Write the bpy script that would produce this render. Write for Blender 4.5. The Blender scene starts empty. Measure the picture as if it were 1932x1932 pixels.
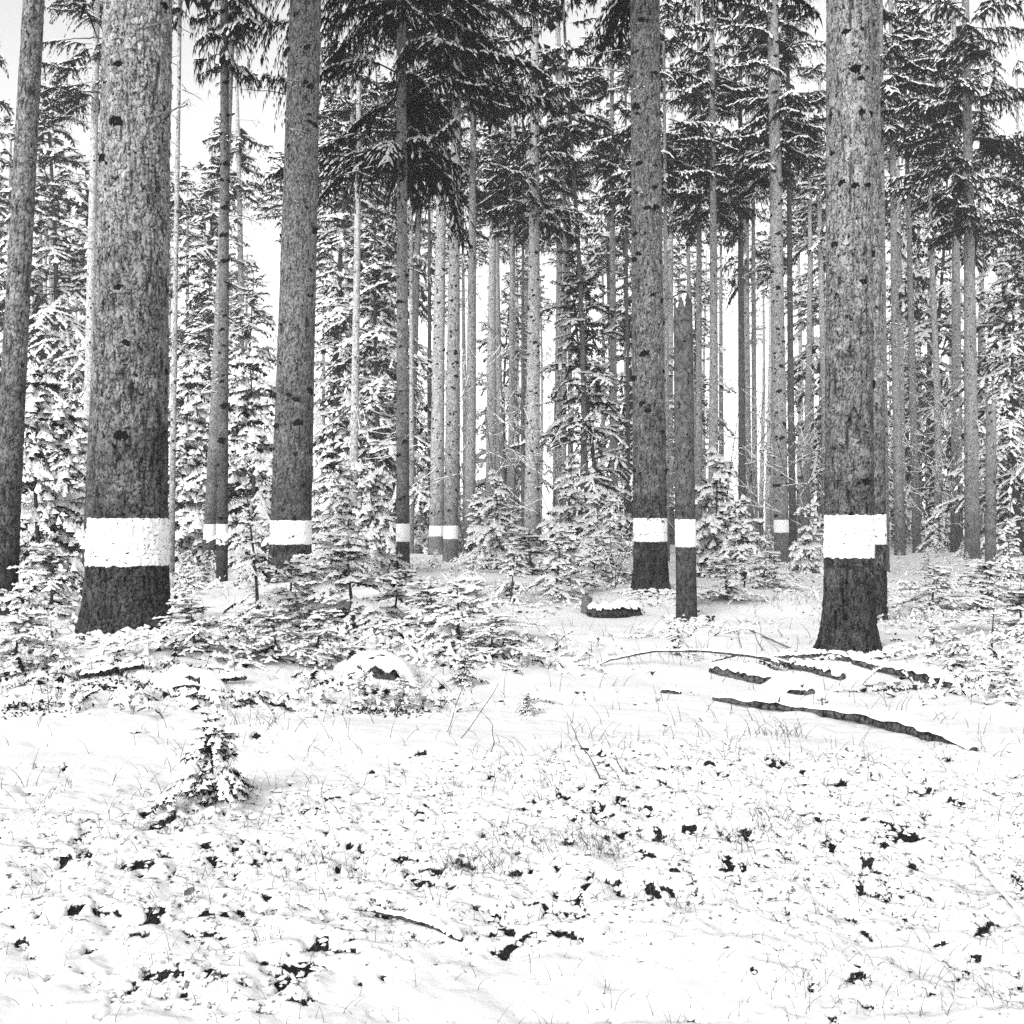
import bpy, math, random
import numpy as np
from mathutils import Vector
R = math.radians
sc = bpy.context.scene

# ------------------------------------------------------------------ camera, sky, sun, exposure
EYE = 1.45                       # eye height above the clearing
FPX = 2072.0 / 1932.0            # focal length over picture width
HOR = 985.0                      # horizon row on a 1932-high picture
cd = bpy.data.cameras.new('camera'); cam = bpy.data.objects.new('camera', cd)
sc.collection.objects.link(cam); sc.camera = cam
cam.location = (0, 0, EYE); cam.rotation_euler = (R(90), 0, 0)
cd.sensor_width = 36; cd.lens = 36 * FPX; cd.shift_y = (HOR - 966) / 1932
cd.clip_start = 0.1; cd.clip_end = 2000

SUN_EL, SUN_AZ = R(30), R(207)   # azimuth from +Y clockwise: high behind the camera, a little left
w = bpy.data.worlds.new('World'); sc.world = w; w.use_nodes = True
nt = w.node_tree; nt.nodes.clear()
sky = nt.nodes.new('ShaderNodeTexSky'); sky.sky_type = 'NISHITA'; sky.sun_disc = False
sky.sun_elevation = SUN_EL; sky.sun_rotation = SUN_AZ; sky.dust_density = 1.0; sky.air_density = 1.0
bw = nt.nodes.new('ShaderNodeRGBToBW')          # black-and-white picture: a grey overcast sky
bg = nt.nodes.new('ShaderNodeBackground'); bg.inputs[1].default_value = 0.15
wo = nt.nodes.new('ShaderNodeOutputWorld')
nt.links.new(sky.outputs[0], bw.inputs[0]); nt.links.new(bw.outputs[0], bg.inputs[0]); nt.links.new(bg.outputs[0], wo.inputs[0])
sl = bpy.data.lights.new('sun', 'SUN'); sl.energy = 1.2; sl.angle = R(25); sl.color = (1, 1, 1)
so = bpy.data.objects.new('sun', sl); sc.collection.objects.link(so)
sd = Vector((math.sin(SUN_AZ) * math.cos(SUN_EL), math.cos(SUN_AZ) * math.cos(SUN_EL), math.sin(SUN_EL)))
so.rotation_euler = sd.to_track_quat('Z', 'Y').to_euler(); so.location = (0, 0, 60)

vs = sc.view_settings
sc.display_settings.display_device = 'sRGB'
vs.view_transform = 'Standard'; vs.look = 'None'; vs.gamma = 1; vs.use_curve_mapping = False
vs.exposure = 1.38
sc.render.engine = 'CYCLES'
sc.cycles.use_denoising = False; sc.cycles.denoiser = 'OPENIMAGEDENOISE'; sc.cycles.denoising_input_passes = 'RGB_ALBEDO_NORMAL'; sc.cycles.denoising_prefilter = 'NONE'
sc.cycles.max_bounces = 6; sc.cycles.diffuse_bounces = 4; sc.cycles.volume_bounces = 1
sc.cycles.glossy_bounces = 1; sc.cycles.transmission_bounces = 0; sc.cycles.caustics_reflective = False
sc.cycles.use_adaptive_sampling = False

# ------------------------------------------------------------------ noise
def _hash(ix, iy, iz, seed):
    h = (ix.astype(np.int64) * 374761393 + iy.astype(np.int64) * 668265263 + iz.astype(np.int64) * 2147483647 + seed * 974634777) & 0xffffffff
    h = ((h ^ (h >> 13)) * 1274126177) & 0xffffffff
    h = ((h ^ (h >> 16)) * 2246822519) & 0xffffffff
    h = h ^ (h >> 15)
    return (h & 0xffffff) / float(0xffffff)
def vnoise(x, y, z=None, seed=0):
    if z is None: z = np.zeros_like(x)
    ix, iy, iz = np.floor(x), np.floor(y), np.floor(z)
    fx, fy, fz = x - ix, y - iy, z - iz
    fx = fx * fx * (3 - 2 * fx); fy = fy * fy * (3 - 2 * fy); fz = fz * fz * (3 - 2 * fz)
    def c(a, b, d): return _hash(ix + a, iy + b, iz + d, seed)
    x00 = c(0,0,0) * (1-fx) + c(1,0,0) * fx; x10 = c(0,1,0) * (1-fx) + c(1,1,0) * fx
    r0 = x00 * (1-fy) + x10 * fy
    if not np.any(fz): return r0 * 2 - 1
    x01 = c(0,0,1) * (1-fx) + c(1,0,1) * fx; x11 = c(0,1,1) * (1-fx) + c(1,1,1) * fx
    return (r0 * (1-fz) + (x01 * (1-fy) + x11 * fy) * fz) * 2 - 1
def fbm(x, y, z=None, seed=0, o=3):
    s = 0; a = 1; t = 0
    for i in range(o):
        s = s + a * vnoise(x * 2**i + 17.3 * i, y * 2**i + 5.1 * i, None if z is None else z * 2**i, seed + i); t += a; a *= .5
    return s / t
def sstep(a, b, x): t = np.clip((x - a) / (b - a), 0, 1); return t * t * (3 - 2 * t)

# ------------------------------------------------------------------ mesh helpers
C = sc.collection
def mk_mesh(name, verts, faces, mats, smooth=False, attr=None):
    """faces: list of (int array N x k, material index)"""
    me = bpy.data.meshes.new(name)
    verts = np.asarray(verts, np.float32).reshape(-1, 3)
    me.vertices.add(len(verts)); me.vertices.foreach_set('co', verts.ravel())
    loops, starts, tot, mi = [], [], [], []; off = 0
    for f, m in faces:
        f = np.asarray(f, np.int32)
        if f.size == 0: continue
        n, k = f.shape
        loops.append(f.ravel()); starts.append(off + np.arange(n) * k); tot.append(np.full(n, k)); mi.append(np.full(n, m)); off += n * k
    loops = np.concatenate(loops); starts = np.concatenate(starts); mi = np.concatenate(mi)
    me.loops.add(len(loops)); me.loops.foreach_set('vertex_index', loops.astype(np.int32))
    me.polygons.add(len(starts)); me.polygons.foreach_set('loop_start', starts.astype(np.int32))
    me.polygons.foreach_set('material_index', mi.astype(np.int32))
    if smooth: me.polygons.foreach_set('use_smooth', np.ones(len(starts), bool))
    for m in mats: me.materials.append(m)
    me.update(calc_edges=True)
    if attr:
        for k, v in attr.items():
            a = me.attributes.new(k, 'FLOAT', 'POINT'); a.data.foreach_set('value', np.asarray(v, np.float32).ravel())
    return me
def obj(name, me, parent=None, loc=(0, 0, 0), color=None):
    o = bpy.data.objects.new(name, me); C.objects.link(o); o.location = loc
    if parent is not None: o.parent = parent
    if color is not None: o.color = (color, color, color, 1)
    return o
def empty(name, loc, rz=0, s=1.0):
    o = bpy.data.objects.new(name, None); C.objects.link(o); o.location = loc; o.rotation_euler = (0, 0, rz); o.scale = (s, s, s)
    o.empty_display_size = .2
    return o
def tag(o, label=None, cat=None, group=None, kind=None):
    if label: o['label'] = label
    if cat: o['category'] = cat
    if group: o['group'] = group
    if kind: o['kind'] = kind
    return o
def grid_faces(nr, nc, wrap):
    r = np.arange(nr - 1)[:, None]; c = np.arange(nc if wrap else nc - 1)[None, :]
    c2 = (c + 1) % nc
    return np.stack([r * nc + c, r * nc + c2, (r + 1) * nc + c2, (r + 1) * nc + c], -1).reshape(-1, 4)
def tube(pts, rad, n=8, seed=0, rough=0.0):
    pts = np.asarray(pts, float); rad = np.broadcast_to(np.asarray(rad, float), (len(pts),))
    T = np.gradient(pts, axis=0); T /= np.linalg.norm(T, axis=1, keepdims=True) + 1e-9
    ref = np.array([0, 0, 1.0]) if abs(T[:, 2]).mean() < .8 else np.array([1.0, 0, 0])
    S = np.cross(T, ref); S /= np.linalg.norm(S, axis=1, keepdims=True) + 1e-9
    U = np.cross(S, T)
    a = np.arange(n) / n * 2 * np.pi
    rr = rad[:, None] * np.ones(n)[None]
    if rough:
        rr = rr * (1 + rough * vnoise(np.arange(len(pts))[:, None] * .7 + 0 * a, np.cos(a)[None] * 1.7 + 0 * rr, np.sin(a)[None] * 1.7 + 0 * rr, seed))
    v = pts[:, None] + rr[..., None] * (np.cos(a)[None, :, None] * S[:, None] + np.sin(a)[None, :, None] * U[:, None])
    v = v.reshape(-1, 3); f = grid_faces(len(pts), n, True)
    k = len(v); v = np.vstack([v, pts[0], pts[-1]])
    i = np.arange(n); j = (i + 1) % n
    t = np.vstack([np.stack([j, i, np.full(n, k)], 1), np.stack([(len(pts)-1)*n + i, (len(pts)-1)*n + j, np.full(n, k + 1)], 1)])
    return v, f, t

# ------------------------------------------------------------------ materials (all neutral: a black-and-white photograph)
def mat(name):
    m = bpy.data.materials.new(name); m.use_nodes = True; n = m.node_tree.nodes; n.clear()
    o = n.new('ShaderNodeOutputMaterial'); b = n.new('ShaderNodeBsdfPrincipled')
    m.node_tree.links.new(b.outputs[0], o.inputs[0])
    b.inputs['Specular IOR Level'].default_value = .06
    return m, n, m.node_tree.links, b
def N(n, t, **k):
    x = n.new(t)
    for a, v in k.items(): setattr(x, a, v)
    return x
def ramp(n, l, src, stops):
    r = n.new('ShaderNodeValToRGB'); e = r.color_ramp.elements
    while len(e) < len(stops): e.new(.5)
    for q, (p, v) in zip(e, stops): q.position = p; q.color = (v, v, v, 1)
    l.new(src, r.inputs[0]); return r.outputs[0]
def math_(n, l, op, a, b=None, c=None):
    x = N(n, 'ShaderNodeMath', operation=op)
    for i, v in enumerate((a, b, c)):
        if v is None: continue
        if isinstance(v, (int, float)): x.inputs[i].default_value = v
        else: l.new(v, x.inputs[i])
    return x.outputs[0]
def noise(n, l, vec, scale, detail=3, rough=.55):
    x = n.new('ShaderNodeTexNoise'); x.inputs['Scale'].default_value = scale; x.inputs['Detail'].default_value = detail
    x.inputs['Roughness'].default_value = rough; l.new(vec, x.inputs['Vector']); return x.outputs['Fac']
def bump(n, l, h, b, strength, dist):
    x = n.new('ShaderNodeBump'); x.inputs['Strength'].default_value = strength; x.inputs['Distance'].default_value = dist
    l.new(h, x.inputs['Height']); l.new(x.outputs[0], b.inputs['Normal'])

def mat_snow(name, val=.9, bs=60, bd=.004):
    m, n, l, b = mat(name); tc = N(n, 'ShaderNodeTexCoord')
    f = noise(n, l, tc.outputs['Object'], 9, 3); c = ramp(n, l, f, [(.25, val - .03), (.75, val)])
    l.new(c, b.inputs['Base Color']); b.inputs['Roughness'].default_value = .85
    bump(n, l, noise(n, l, tc.outputs['Object'], bs, 3), b, .5, bd)
    return m
SNOW = mat_snow('snow_on_branches')
SNOWCAP = mat_snow('snow_cap', .9, 45, .01)

def mat_bark(name, scale, lo, hi, zdark, knots=0.0, bd=.02, crack=.075):
    m, n, l, b = mat(name); tc = N(n, 'ShaderNodeTexCoord'); oi = N(n, 'ShaderNodeObjectInfo')
    ds = N(n, 'ShaderNodeTexNoise'); ds.inputs['Scale'].default_value = scale * .5; ds.inputs['Detail'].default_value = 3
    l.new(tc.outputs['Object'], ds.inputs['Vector'])
    mx = N(n, 'ShaderNodeVectorMath', operation='MULTIPLY_ADD'); l.new(ds.outputs['Color'], mx.inputs[0])
    mx.inputs[1].default_value = (2.6 / scale,) * 3; l.new(tc.outputs['Object'], mx.inputs[2])
    mp = N(n, 'ShaderNodeMapping'); mp.inputs['Scale'].default_value = (1, 1, .5); l.new(mx.outputs[0], mp.inputs[0])
    v = N(n, 'ShaderNodeTexVoronoi', feature='DISTANCE_TO_EDGE'); v.inputs['Scale'].default_value = scale; l.new(mp.outputs[0], v.inputs['Vector'])
    vc = N(n, 'ShaderNodeTexVoronoi', feature='F1'); vc.inputs['Scale'].default_value = scale; l.new(mp.outputs[0], vc.inputs['Vector'])
    bwc = N(n, 'ShaderNodeRGBToBW'); l.new(vc.outputs['Color'], bwc.inputs[0])
    gap = ramp(n, l, noise(n, l, tc.outputs['Object'], scale * .8, 2), [(.45, 0), (.62, .12)])
    edge = ramp(n, l, math_(n, l, 'ADD', v.outputs['Distance'], gap), [(0, 0), (crack, 1)])
    fine = noise(n, l, tc.outputs['Object'], scale * 4, 4, .65)
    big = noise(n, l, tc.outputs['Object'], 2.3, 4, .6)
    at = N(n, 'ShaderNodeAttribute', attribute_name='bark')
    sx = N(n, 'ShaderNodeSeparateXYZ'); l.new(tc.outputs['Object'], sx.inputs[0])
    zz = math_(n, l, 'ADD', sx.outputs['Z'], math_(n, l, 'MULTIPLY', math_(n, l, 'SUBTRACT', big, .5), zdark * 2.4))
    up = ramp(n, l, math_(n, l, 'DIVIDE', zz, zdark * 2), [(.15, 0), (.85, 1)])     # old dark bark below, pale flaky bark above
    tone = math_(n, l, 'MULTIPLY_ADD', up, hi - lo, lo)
    t2 = math_(n, l, 'MULTIPLY', tone, math_(n, l, 'MULTIPLY_ADD', bwc.outputs[0], .8, .65))
    t3 = math_(n, l, 'MULTIPLY', t2, math_(n, l, 'MULTIPLY_ADD', fine, 1.5, .3))
    t4 = math_(n, l, 'MULTIPLY', t3, math_(n, l, 'MULTIPLY_ADD', edge, .93, .07))
    t5 = math_(n, l, 'MULTIPLY', t4, at.outputs['Fac'])
    mr = N(n, 'ShaderNodeMapping'); mr.inputs['Scale'].default_value = (1, 1, .28); l.new(mx.outputs[0], mr.inputs[0])
    crev = ramp(n, l, noise(n, l, mr.outputs[0], scale * 1.1, 3, .6), [(.36, .1), (.41, 1)])          # vertical crevices
    patch = ramp(n, l, noise(n, l, tc.outputs['Object'], 6.5, 4, .65), [(.3, .72), (.72, 1.25)])       # lichen-pale and bare dark patches
    t5 = math_(n, l, 'MULTIPLY', t5, math_(n, l, 'MULTIPLY', crev, patch))
    t6 = math_(n, l, 'MULTIPLY', t5, oi.outputs['Color'])
    if knots:
        kv = N(n, 'ShaderNodeTexVoronoi', feature='F1'); kv.inputs['Scale'].default_value = knots
        l.new(tc.outputs['Object'], kv.inputs['Vector'])
        kk = math_(n, l, 'ADD', kv.outputs['Distance'], math_(n, l, 'MULTIPLY', math_(n, l, 'SUBTRACT', fine, .5), .12))
        t6 = math_(n, l, 'MULTIPLY', t6, ramp(n, l, kk, [(.13, .08), (.2, 1)]))
    l.new(t6, b.inputs['Base Color']); b.inputs['Roughness'].default_value = .9
    h = math_(n, l, 'ADD', math_(n, l, 'MULTIPLY', edge, .6), math_(n, l, 'ADD', math_(n, l, 'MULTIPLY', bwc.outputs[0], .5), math_(n, l, 'MULTIPLY', fine, .5)))
    bump(n, l, h, b, .9, bd)
    return m
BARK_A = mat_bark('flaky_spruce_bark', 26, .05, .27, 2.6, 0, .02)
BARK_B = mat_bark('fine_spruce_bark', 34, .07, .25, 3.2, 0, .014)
BARK_C = mat_bark('far_spruce_bark', 24, .13, .31, 2.6, 3.6, .015)  # far trunks: bark colour lightened to stand in for mist
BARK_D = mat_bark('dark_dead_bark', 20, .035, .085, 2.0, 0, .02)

def mat_plain(name, lo, hi, sc_=30, bd=.005):
    m, n, l, b = mat(name); tc = N(n, 'ShaderNodeTexCoord')
    f = noise(n, l, tc.outputs['Object'], sc_, 4, .65)
    l.new(ramp(n, l, f, [(.38, lo), (.62, hi)]), b.inputs['Base Color']); b.inputs['Roughness'].default_value = .85
    bump(n, l, f, b, .8, bd); return m
NEEDLE = mat_plain('spruce_needles', .004, .016, 7, .002)
TWIG = mat_plain('bare_twig', .03, .07, 20)
PALE_TWIG = mat_plain('weathered_stick', .07, .18, 40)
LITTER = mat_plain('dark_litter', .003, .03, 25)
LEAF = mat_plain('dead_leaf', .07, .16, 25)
STRAW = mat_plain('dry_grass', .05, .14, 15)
KNOT = mat_plain('branch_scar', .003, .018, 40, .01)
ROT = mat_plain('rotten_wood', .003, .08, 22, .02)
STICKBARK = mat_plain('log_bark', .006, .13, 24, .02)

def mat_paint():
    m, n, l, b = mat('white_paint'); tc = N(n, 'ShaderNodeTexCoord')
    mp = N(n, 'ShaderNodeMapping'); mp.inputs['Scale'].default_value = (1, 1, .2); l.new(tc.outputs['Object'], mp.inputs[0])
    f = noise(n, l, mp.outputs[0], 38, 4, .6)
    at = N(n, 'ShaderNodeAttribute', attribute_name='bark')
    gaps = math_(n, l, 'ADD', math_(n, l, 'MULTIPLY', f, 1.0), math_(n, l, 'MULTIPLY', at.outputs['Fac'], .42))
    c = ramp(n, l, gaps, [(.42, .10), (.49, .6), (.56, .82)])
    l.new(c, b.inputs['Base Color']); b.inputs['Roughness'].default_value = .7
    bump(n, l, noise(n, l, tc.outputs['Object'], 55, 4, .65), b, .6, .008)
    return m
PAINT = mat_paint()

def mat_ground():
    m, n, l, b = mat('snowy_forest_floor'); tc = N(n, 'ShaderNodeTexCoord')
    at = N(n, 'ShaderNodeAttribute', attribute_name='bare')
    f = noise(n, l, tc.outputs['Object'], 55, 4, .65)
    s = math_(n, l, 'ADD', at.outputs['Fac'], math_(n, l, 'MULTIPLY', math_(n, l, 'SUBTRACT', f, .5), 1.1))
    k = ramp(n, l, s, [(.52, 0), (.66, 1)])
    a2 = N(n, 'ShaderNodeAttribute', attribute_name='soft')
    mp = N(n, 'ShaderNodeMapping'); mp.inputs['Scale'].default_value = (1, .8, 1); l.new(tc.outputs['Object'], mp.inputs[0])
    mic = math_(n, l, 'ADD', noise(n, l, mp.outputs[0], 30, 5, .72), math_(n, l, 'MULTIPLY', a2.outputs['Fac'], .15))
    k = math_(n, l, 'MAXIMUM', k, ramp(n, l, mic, [(.70, 0), (.78, .95)]))
    lit = ramp(n, l, noise(n, l, tc.outputs['Object'], 120, 3, .7), [(.35, .003), (.7, .03)])
    sn = ramp(n, l, noise(n, l, tc.outputs['Object'], 3, 3), [(.3, .74), (.7, .80)])
    mx = N(n, 'ShaderNodeMix', data_type='RGBA'); l.new(k, mx.inputs[0]); l.new(sn, mx.inputs[6]); l.new(lit, mx.inputs[7])
    l.new(mx.outputs[2], b.inputs['Base Color']); b.inputs['Roughness'].default_value = .9
    bump(n, l, noise(n, l, tc.outputs['Object'], 22, 4, .6), b, .35, .02)
    return m
GROUND = mat_ground()

# ------------------------------------------------------------------ where things stand
def X(vx, d): return (vx - 966) / 2072 * d
def Z(vy, d): return EYE + (HOR - vy) / 2072 * d
CTRL = [(-3.67, 10.5, .40, 1.1), (-2.4, 9.4, .2, .8), (3.6, 11.7, .04, 1.6), (2.85, 17.9, -.18, 2.0), (2.65, 21.2, .12, 2.0), (-4.2, 20.7, .35, 2.5), (-2.65, 26.6, .3, 3),
        (-2, 37, .1, 4), (9.8, 40, -.1, 5), (-6.5, 24.5, -.2, 1.8), (5.5, 9.3, .02, 1.5), (-1.6, 12.6, .14, 1.5), (15, 34, -.05, 5), (-7.5, 15, .25, 2)]
def ground_noise(x, y):
    return .16 * fbm(x / 3.1, y / 3.1, seed=3, o=2) * sstep(2, 7, np.abs(y)) + sstep(45, 120, y) * .5 * fbm(x / 30, y / 30, seed=9)
_cx, _cy, _cz, _cr = (np.array(q, float) for q in zip(*CTRL))
_phi = np.exp(-((_cx[:, None] - _cx[None])**2 + (_cy[:, None] - _cy[None])**2) / (2 * _cr[None]**2))
_cw = np.linalg.solve(_phi + .02 * np.eye(len(_cx)), _cz - ground_noise(_cx, _cy))
def ground_low(x, y):
    x = np.asarray(x, float); y = np.asarray(y, float); z = ground_noise(x, y)
    for cx, cy, w_, r in zip(_cx, _cy, _cw, _cr): z = z + w_ * np.exp(-((x - cx)**2 + (y - cy)**2) / (2 * r * r))
    return z
def gz(x, y): return float(ground_low(np.array([x]), np.array([y]))[0])
def G(vx, vy):
    """point of the ground seen at picture position vx, vy"""
    d = EYE * 2072 / max(vy - HOR, 20)
    for _ in range(25):
        d = .5 * d + .5 * (EYE - gz(X(vx, d), d)) * 2072 / max(vy - HOR, 20)
    return X(vx, d), d, gz(X(vx, d), d)

# ------------------------------------------------------------------ ground sheet
rng = np.random.default_rng(7)
BLOBS = [(1250, 1560, 2.0, .9, .9), (1650, 1480, 1.7, 1.0, .8), (1780, 1620, 1.3, .8, .7), (300, 1660, 1.5, .8, 1.0), (620, 1600, 1.2, .6, .9),
         (900, 1560, 1.0, .5, .9), (120, 1320, 1.2, .7, .7), (450, 1325, .6, .45, 1.0), (1050, 1730, 1.0, .35, .45), (1800, 1870, .7, .25, .55), (450, 1890, .25, .15, 1.1),
         (1500, 1340, 1.6, .6, .55), (1130, 1600, .5, .3, .6), (880, 1640, .5, .25, .7), (230, 1240, .9, .5, .6), (160, 1830, .5, .2, .5), (780, 1350, .7, .4, .6), (1780, 1330, .9, .5, .5), (300, 1420, .8, .4, .3), (700, 1440, .8, .4, .35), (1000, 1430, .9, .5, .45), (1500, 1430, 1.2, .5, .6), (1250, 1370, .8, .5, .5), (100, 1480, .6, .4, .4)]
BL = [(*G(a, b)[:2], r1, r2, k) for a, b, r1, r2, k in BLOBS]
def bare_mask(x, y):
    dens = np.full(x.shape, .21)
    for cx, cy, r1, r2, k in BL:
        dens = dens + .50 * k * np.exp(-((x - cx) / r1)**2 - ((y - cy) / r2)**2)
    dens = dens + .34 * fbm(x / .8, y / .6, seed=21)
    q = sstep(5, 9, y)
    spot = (1 - q) * (.60 * vnoise(x / .06, y / .066, seed=31) + .40 * vnoise(x / .027, y / .03, seed=32)) + q * (.60 * vnoise(x / .10, y / .13, seed=34) + .40 * vnoise(x / .05, y / .07, seed=35))
    spot = spot + .22 * vnoise(x / .3, y / .25, seed=33)
    thr = .98 - .92 * np.clip(dens, 0, .66)
    return sstep(thr - .16, thr + .06, spot) * sstep(60, 18, y) * sstep(-1, 2, y)
def snow_z(x, y, bare=None):
    if bare is None: bare = bare_mask(x, y)
    z = ground_low(x, y) + .06 * fbm(x / .75, y / .75, seed=5, o=3) + .008 * fbm(x / .2, y / .2, seed=6, o=2)
    for fx, fd, fr, hh in ((242, 10.5, .5, .06), (1601, 11.7, .42, .04), (1227, 21.2, .45, .06), (1295, 17.9, .24, .05)):
        dx, dy = x - X(fx, fd), y - fd; rr = np.hypot(dx, dy); an = np.arctan2(dy, dx)
        z = z + hh * np.exp(-((rr - fr) / .22)**2) * (.55 + .9 * fbm(np.cos(an) * 2.2 + fx, np.sin(an) * 2.2, seed=90, o=3))
    rough = np.clip(bare_mask_soft(x, y), 0, 1)
    z = z + rough * .035 * fbm(x / .11, y / .11, seed=8, o=2)
    return z - .03 * bare
def bare_mask_soft(x, y):
    d = .08 + .45 * fbm(x / .8, y / .6, seed=21)
    for cx, cy, r1, r2, k in BL: d = d + .7 * k * np.exp(-((x - cx) / (r1 * 1.2))**2 - ((y - cy) / (r2 * 1.2))**2)
    return d
ys = [-110, -80, -55, -38, -26, -18, -12, -8, -5, -3, -1.5, -.3, .6, 1.2, 1.6]
y = 1.9
while y < 300:
    ys.append(y); y += .0042 * y if y < 9 else (.011 * y if y < 30 else .05 * y)
ys = np.array(ys); us = np.concatenate([-np.geomspace(6, .64, 14)[:-1], np.linspace(-.62, .62, 500), np.geomspace(.64, 6, 14)[1:]])
wy = np.maximum(np.abs(ys), 2.0); wy = np.where(ys < 0, np.maximum(wy, 20), wy)
GX = us[None] * wy[:, None]; GY = np.broadcast_to(ys[:, None], GX.shape)
bm_ = bare_mask(GX, GY)
GZ = snow_z(GX, GY, bm_)
me = mk_mesh('ground', np.stack([GX, GY, GZ], -1), [(grid_faces(len(ys), len(us), False), 0)], [GROUND], True, {'bare': bm_, 'soft': np.clip(bare_mask_soft(GX, GY), 0, 1) * sstep(60, 15, GY)})
tag(obj('ground', me), kind='structure')

# ------------------------------------------------------------------ trunks
def cells(u, z, per, seed):
    """Voronoi plates on an unrolled trunk, u in cell units (periodic per), z in cell units"""
    iu, iz = np.floor(u), np.floor(z); f1 = np.full(u.shape, 9.); f2 = np.full(u.shape, 9.); idv = np.zeros(u.shape); dz = np.zeros(u.shape)
    for a in (-1, 0, 1):
        for b in (-1, 0, 1):
            cu, cz = iu + a, iz + b; cm = np.mod(cu, per); zz = np.zeros_like(cm)
            px = cu + .15 + .7 * _hash(cm, cz, zz, seed); pz = cz + .15 + .7 * _hash(cm, cz, zz, seed + 1)
            d = np.hypot(u - px, z - pz); h = _hash(cm, cz, zz, seed + 2)
            nw = d < f1
            f2 = np.where(nw, f1, np.minimum(f2, d)); idv = np.where(nw, h, idv); dz = np.where(nw, z - pz, dz); f1 = np.where(nw, d, f1)
    return f1, f2, idv, dz
class Trunk:
    def __init__(s, r0, zb, H, lean, taper, seed, flake=0.0, cw=.04, ch=.055, bow=.0, flare=.28, lump=.03):
        s.r0, s.zb, s.H, s.lean, s.taper, s.seed, s.flake, s.cw, s.ch, s.bow, s.flare, s.lump = r0, zb, H, lean, taper, seed, flake, cw, ch, bow, flare, lump
    def axis(s, z):
        q = z / 8.0
        bx = s.bow * (np.sin(q * 1.7 + s.seed) - math.sin(s.seed)); by = s.bow * .6 * (np.sin(q * 1.3 + s.seed * 2) - math.sin(s.seed * 2))
        return (z - s.zb) * s.lean + bx, by
    def rad(s, th, z):
        c, sn = np.cos(th), np.sin(th)
        k = np.maximum(1 - s.taper * (z - s.zb), .05)
        r = s.r0 * k
        fl = np.exp(-np.maximum(z - .1, 0) / (.30 * max(s.r0 / .3, .6)))
        lob = .6 + .6 * vnoise(c * 1.6 + 3, sn * 1.6, z * 0 + s.seed, s.seed)
        r = r + s.r0 * s.flare * fl * lob
        r = r * (1 + s.lump * fbm(c * 1.3, sn * 1.3, z * .9, s.seed + 4, 3))
        bk = np.ones_like(r)
        if s.flake:
            per = max(8, round(2 * np.pi * s.r0 / s.cw))
            wob = 1.3 * fbm(c * s.r0 / .11, sn * s.r0 / .11, z / .12, s.seed + 9, 2); wob2 = 1.3 * fbm(c * s.r0 / .11, sn * s.r0 / .11, z / .12, s.seed + 19, 2)
            f1, f2, idv, dz = cells(th / (2 * np.pi) * per + wob, z / s.ch + wob2, per, s.seed)
            e = sstep(.0, .28, f2 - f1); e = np.maximum(e, sstep(.05, .4, fbm(c * s.r0 / .06, sn * s.r0 / .06, z / .1, s.seed + 29, 2)))
            cre = sstep(-.55, -.2, fbm(c * s.r0 / .03, sn * s.r0 / .03, z / .16, s.seed + 33, 2)); e = e * cre
            lift = np.clip(.55 - dz, 0, 1.2)              # plates curl away at their lower edge
            r = r + s.flake * (e * (.45 + .8 * idv) + .35 * e * lift * (idv > .35) - .6)
            r = r + s.flake * .5 * fbm(c * s.r0 / .02, sn * s.r0 / .02, z / .03, s.seed + 11, 2)
            bk = .18 + .82 * e
        return r, bk
    def mesh(s, name, nt_, zs, m):
        th = np.arange(nt_) / nt_ * 2 * np.pi
        Zg, Tg = np.meshgrid(np.asarray(zs, float), th, indexing='ij')
        r, bk = s.rad(Tg, Zg); ax, ay = s.axis(Zg)
        v = np.stack([ax + r * np.cos(Tg), ay + r * np.sin(Tg), Zg], -1)
        f = grid_faces(len(zs), nt_, True)
        vv = v.reshape(-1, 3); k = len(vv)
        vv = np.vstack([vv, vv[-nt_:].mean(0)]); i = np.arange(nt_) + (len(zs) - 1) * nt_; j = np.roll(i, -1)
        return mk_mesh(name, vv, [(f, 0), (np.stack([i, j, np.full(nt_, k)], 1), 0)], [m], True, {'bark': np.append(bk.ravel(), 1)})
    def band(s, name, z0, z1, nt_, nr, m):
        th = np.arange(nt_) / nt_ * 2 * np.pi; u = np.linspace(0, 1, nr)
        c, sn = np.cos(th) * s.r0, np.sin(th) * s.r0
        e0 = .015 * fbm(c / .035, sn / .035, seed=s.seed + 50, o=3); e1 = .015 * fbm(c / .035, sn / .035, seed=s.seed + 51, o=3)
        Zg = (z0 + e0)[None] * (1 - u)[:, None] + (z1 + e1)[None] * u[:, None]; Tg = np.broadcast_to(th[None], Zg.shape)
        r, bk = s.rad(Tg, Zg); ax, ay = s.axis(Zg); r = r + .004
        v = np.stack([ax + r * np.cos(Tg), ay + r * np.sin(Tg), Zg], -1)
        # tuck the two edges back under the bark so that the coat has a closed rim
        def rim(row): 
            q = v[row].copy(); cx = ax[row]; cy = ay[row]; q[:, 0] = cx + (q[:, 0] - cx) * .96; q[:, 1] = cy + (q[:, 1] - cy) * .96; return q[None]
        v = np.concatenate([rim(0), v, rim(-1)]); bk = np.concatenate([bk[:1], bk, bk[-1:]])
        return mk_mesh(name, v, [(grid_faces(nr + 2, nt_, True), 0)], [m], True, {'bark': bk})

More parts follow.
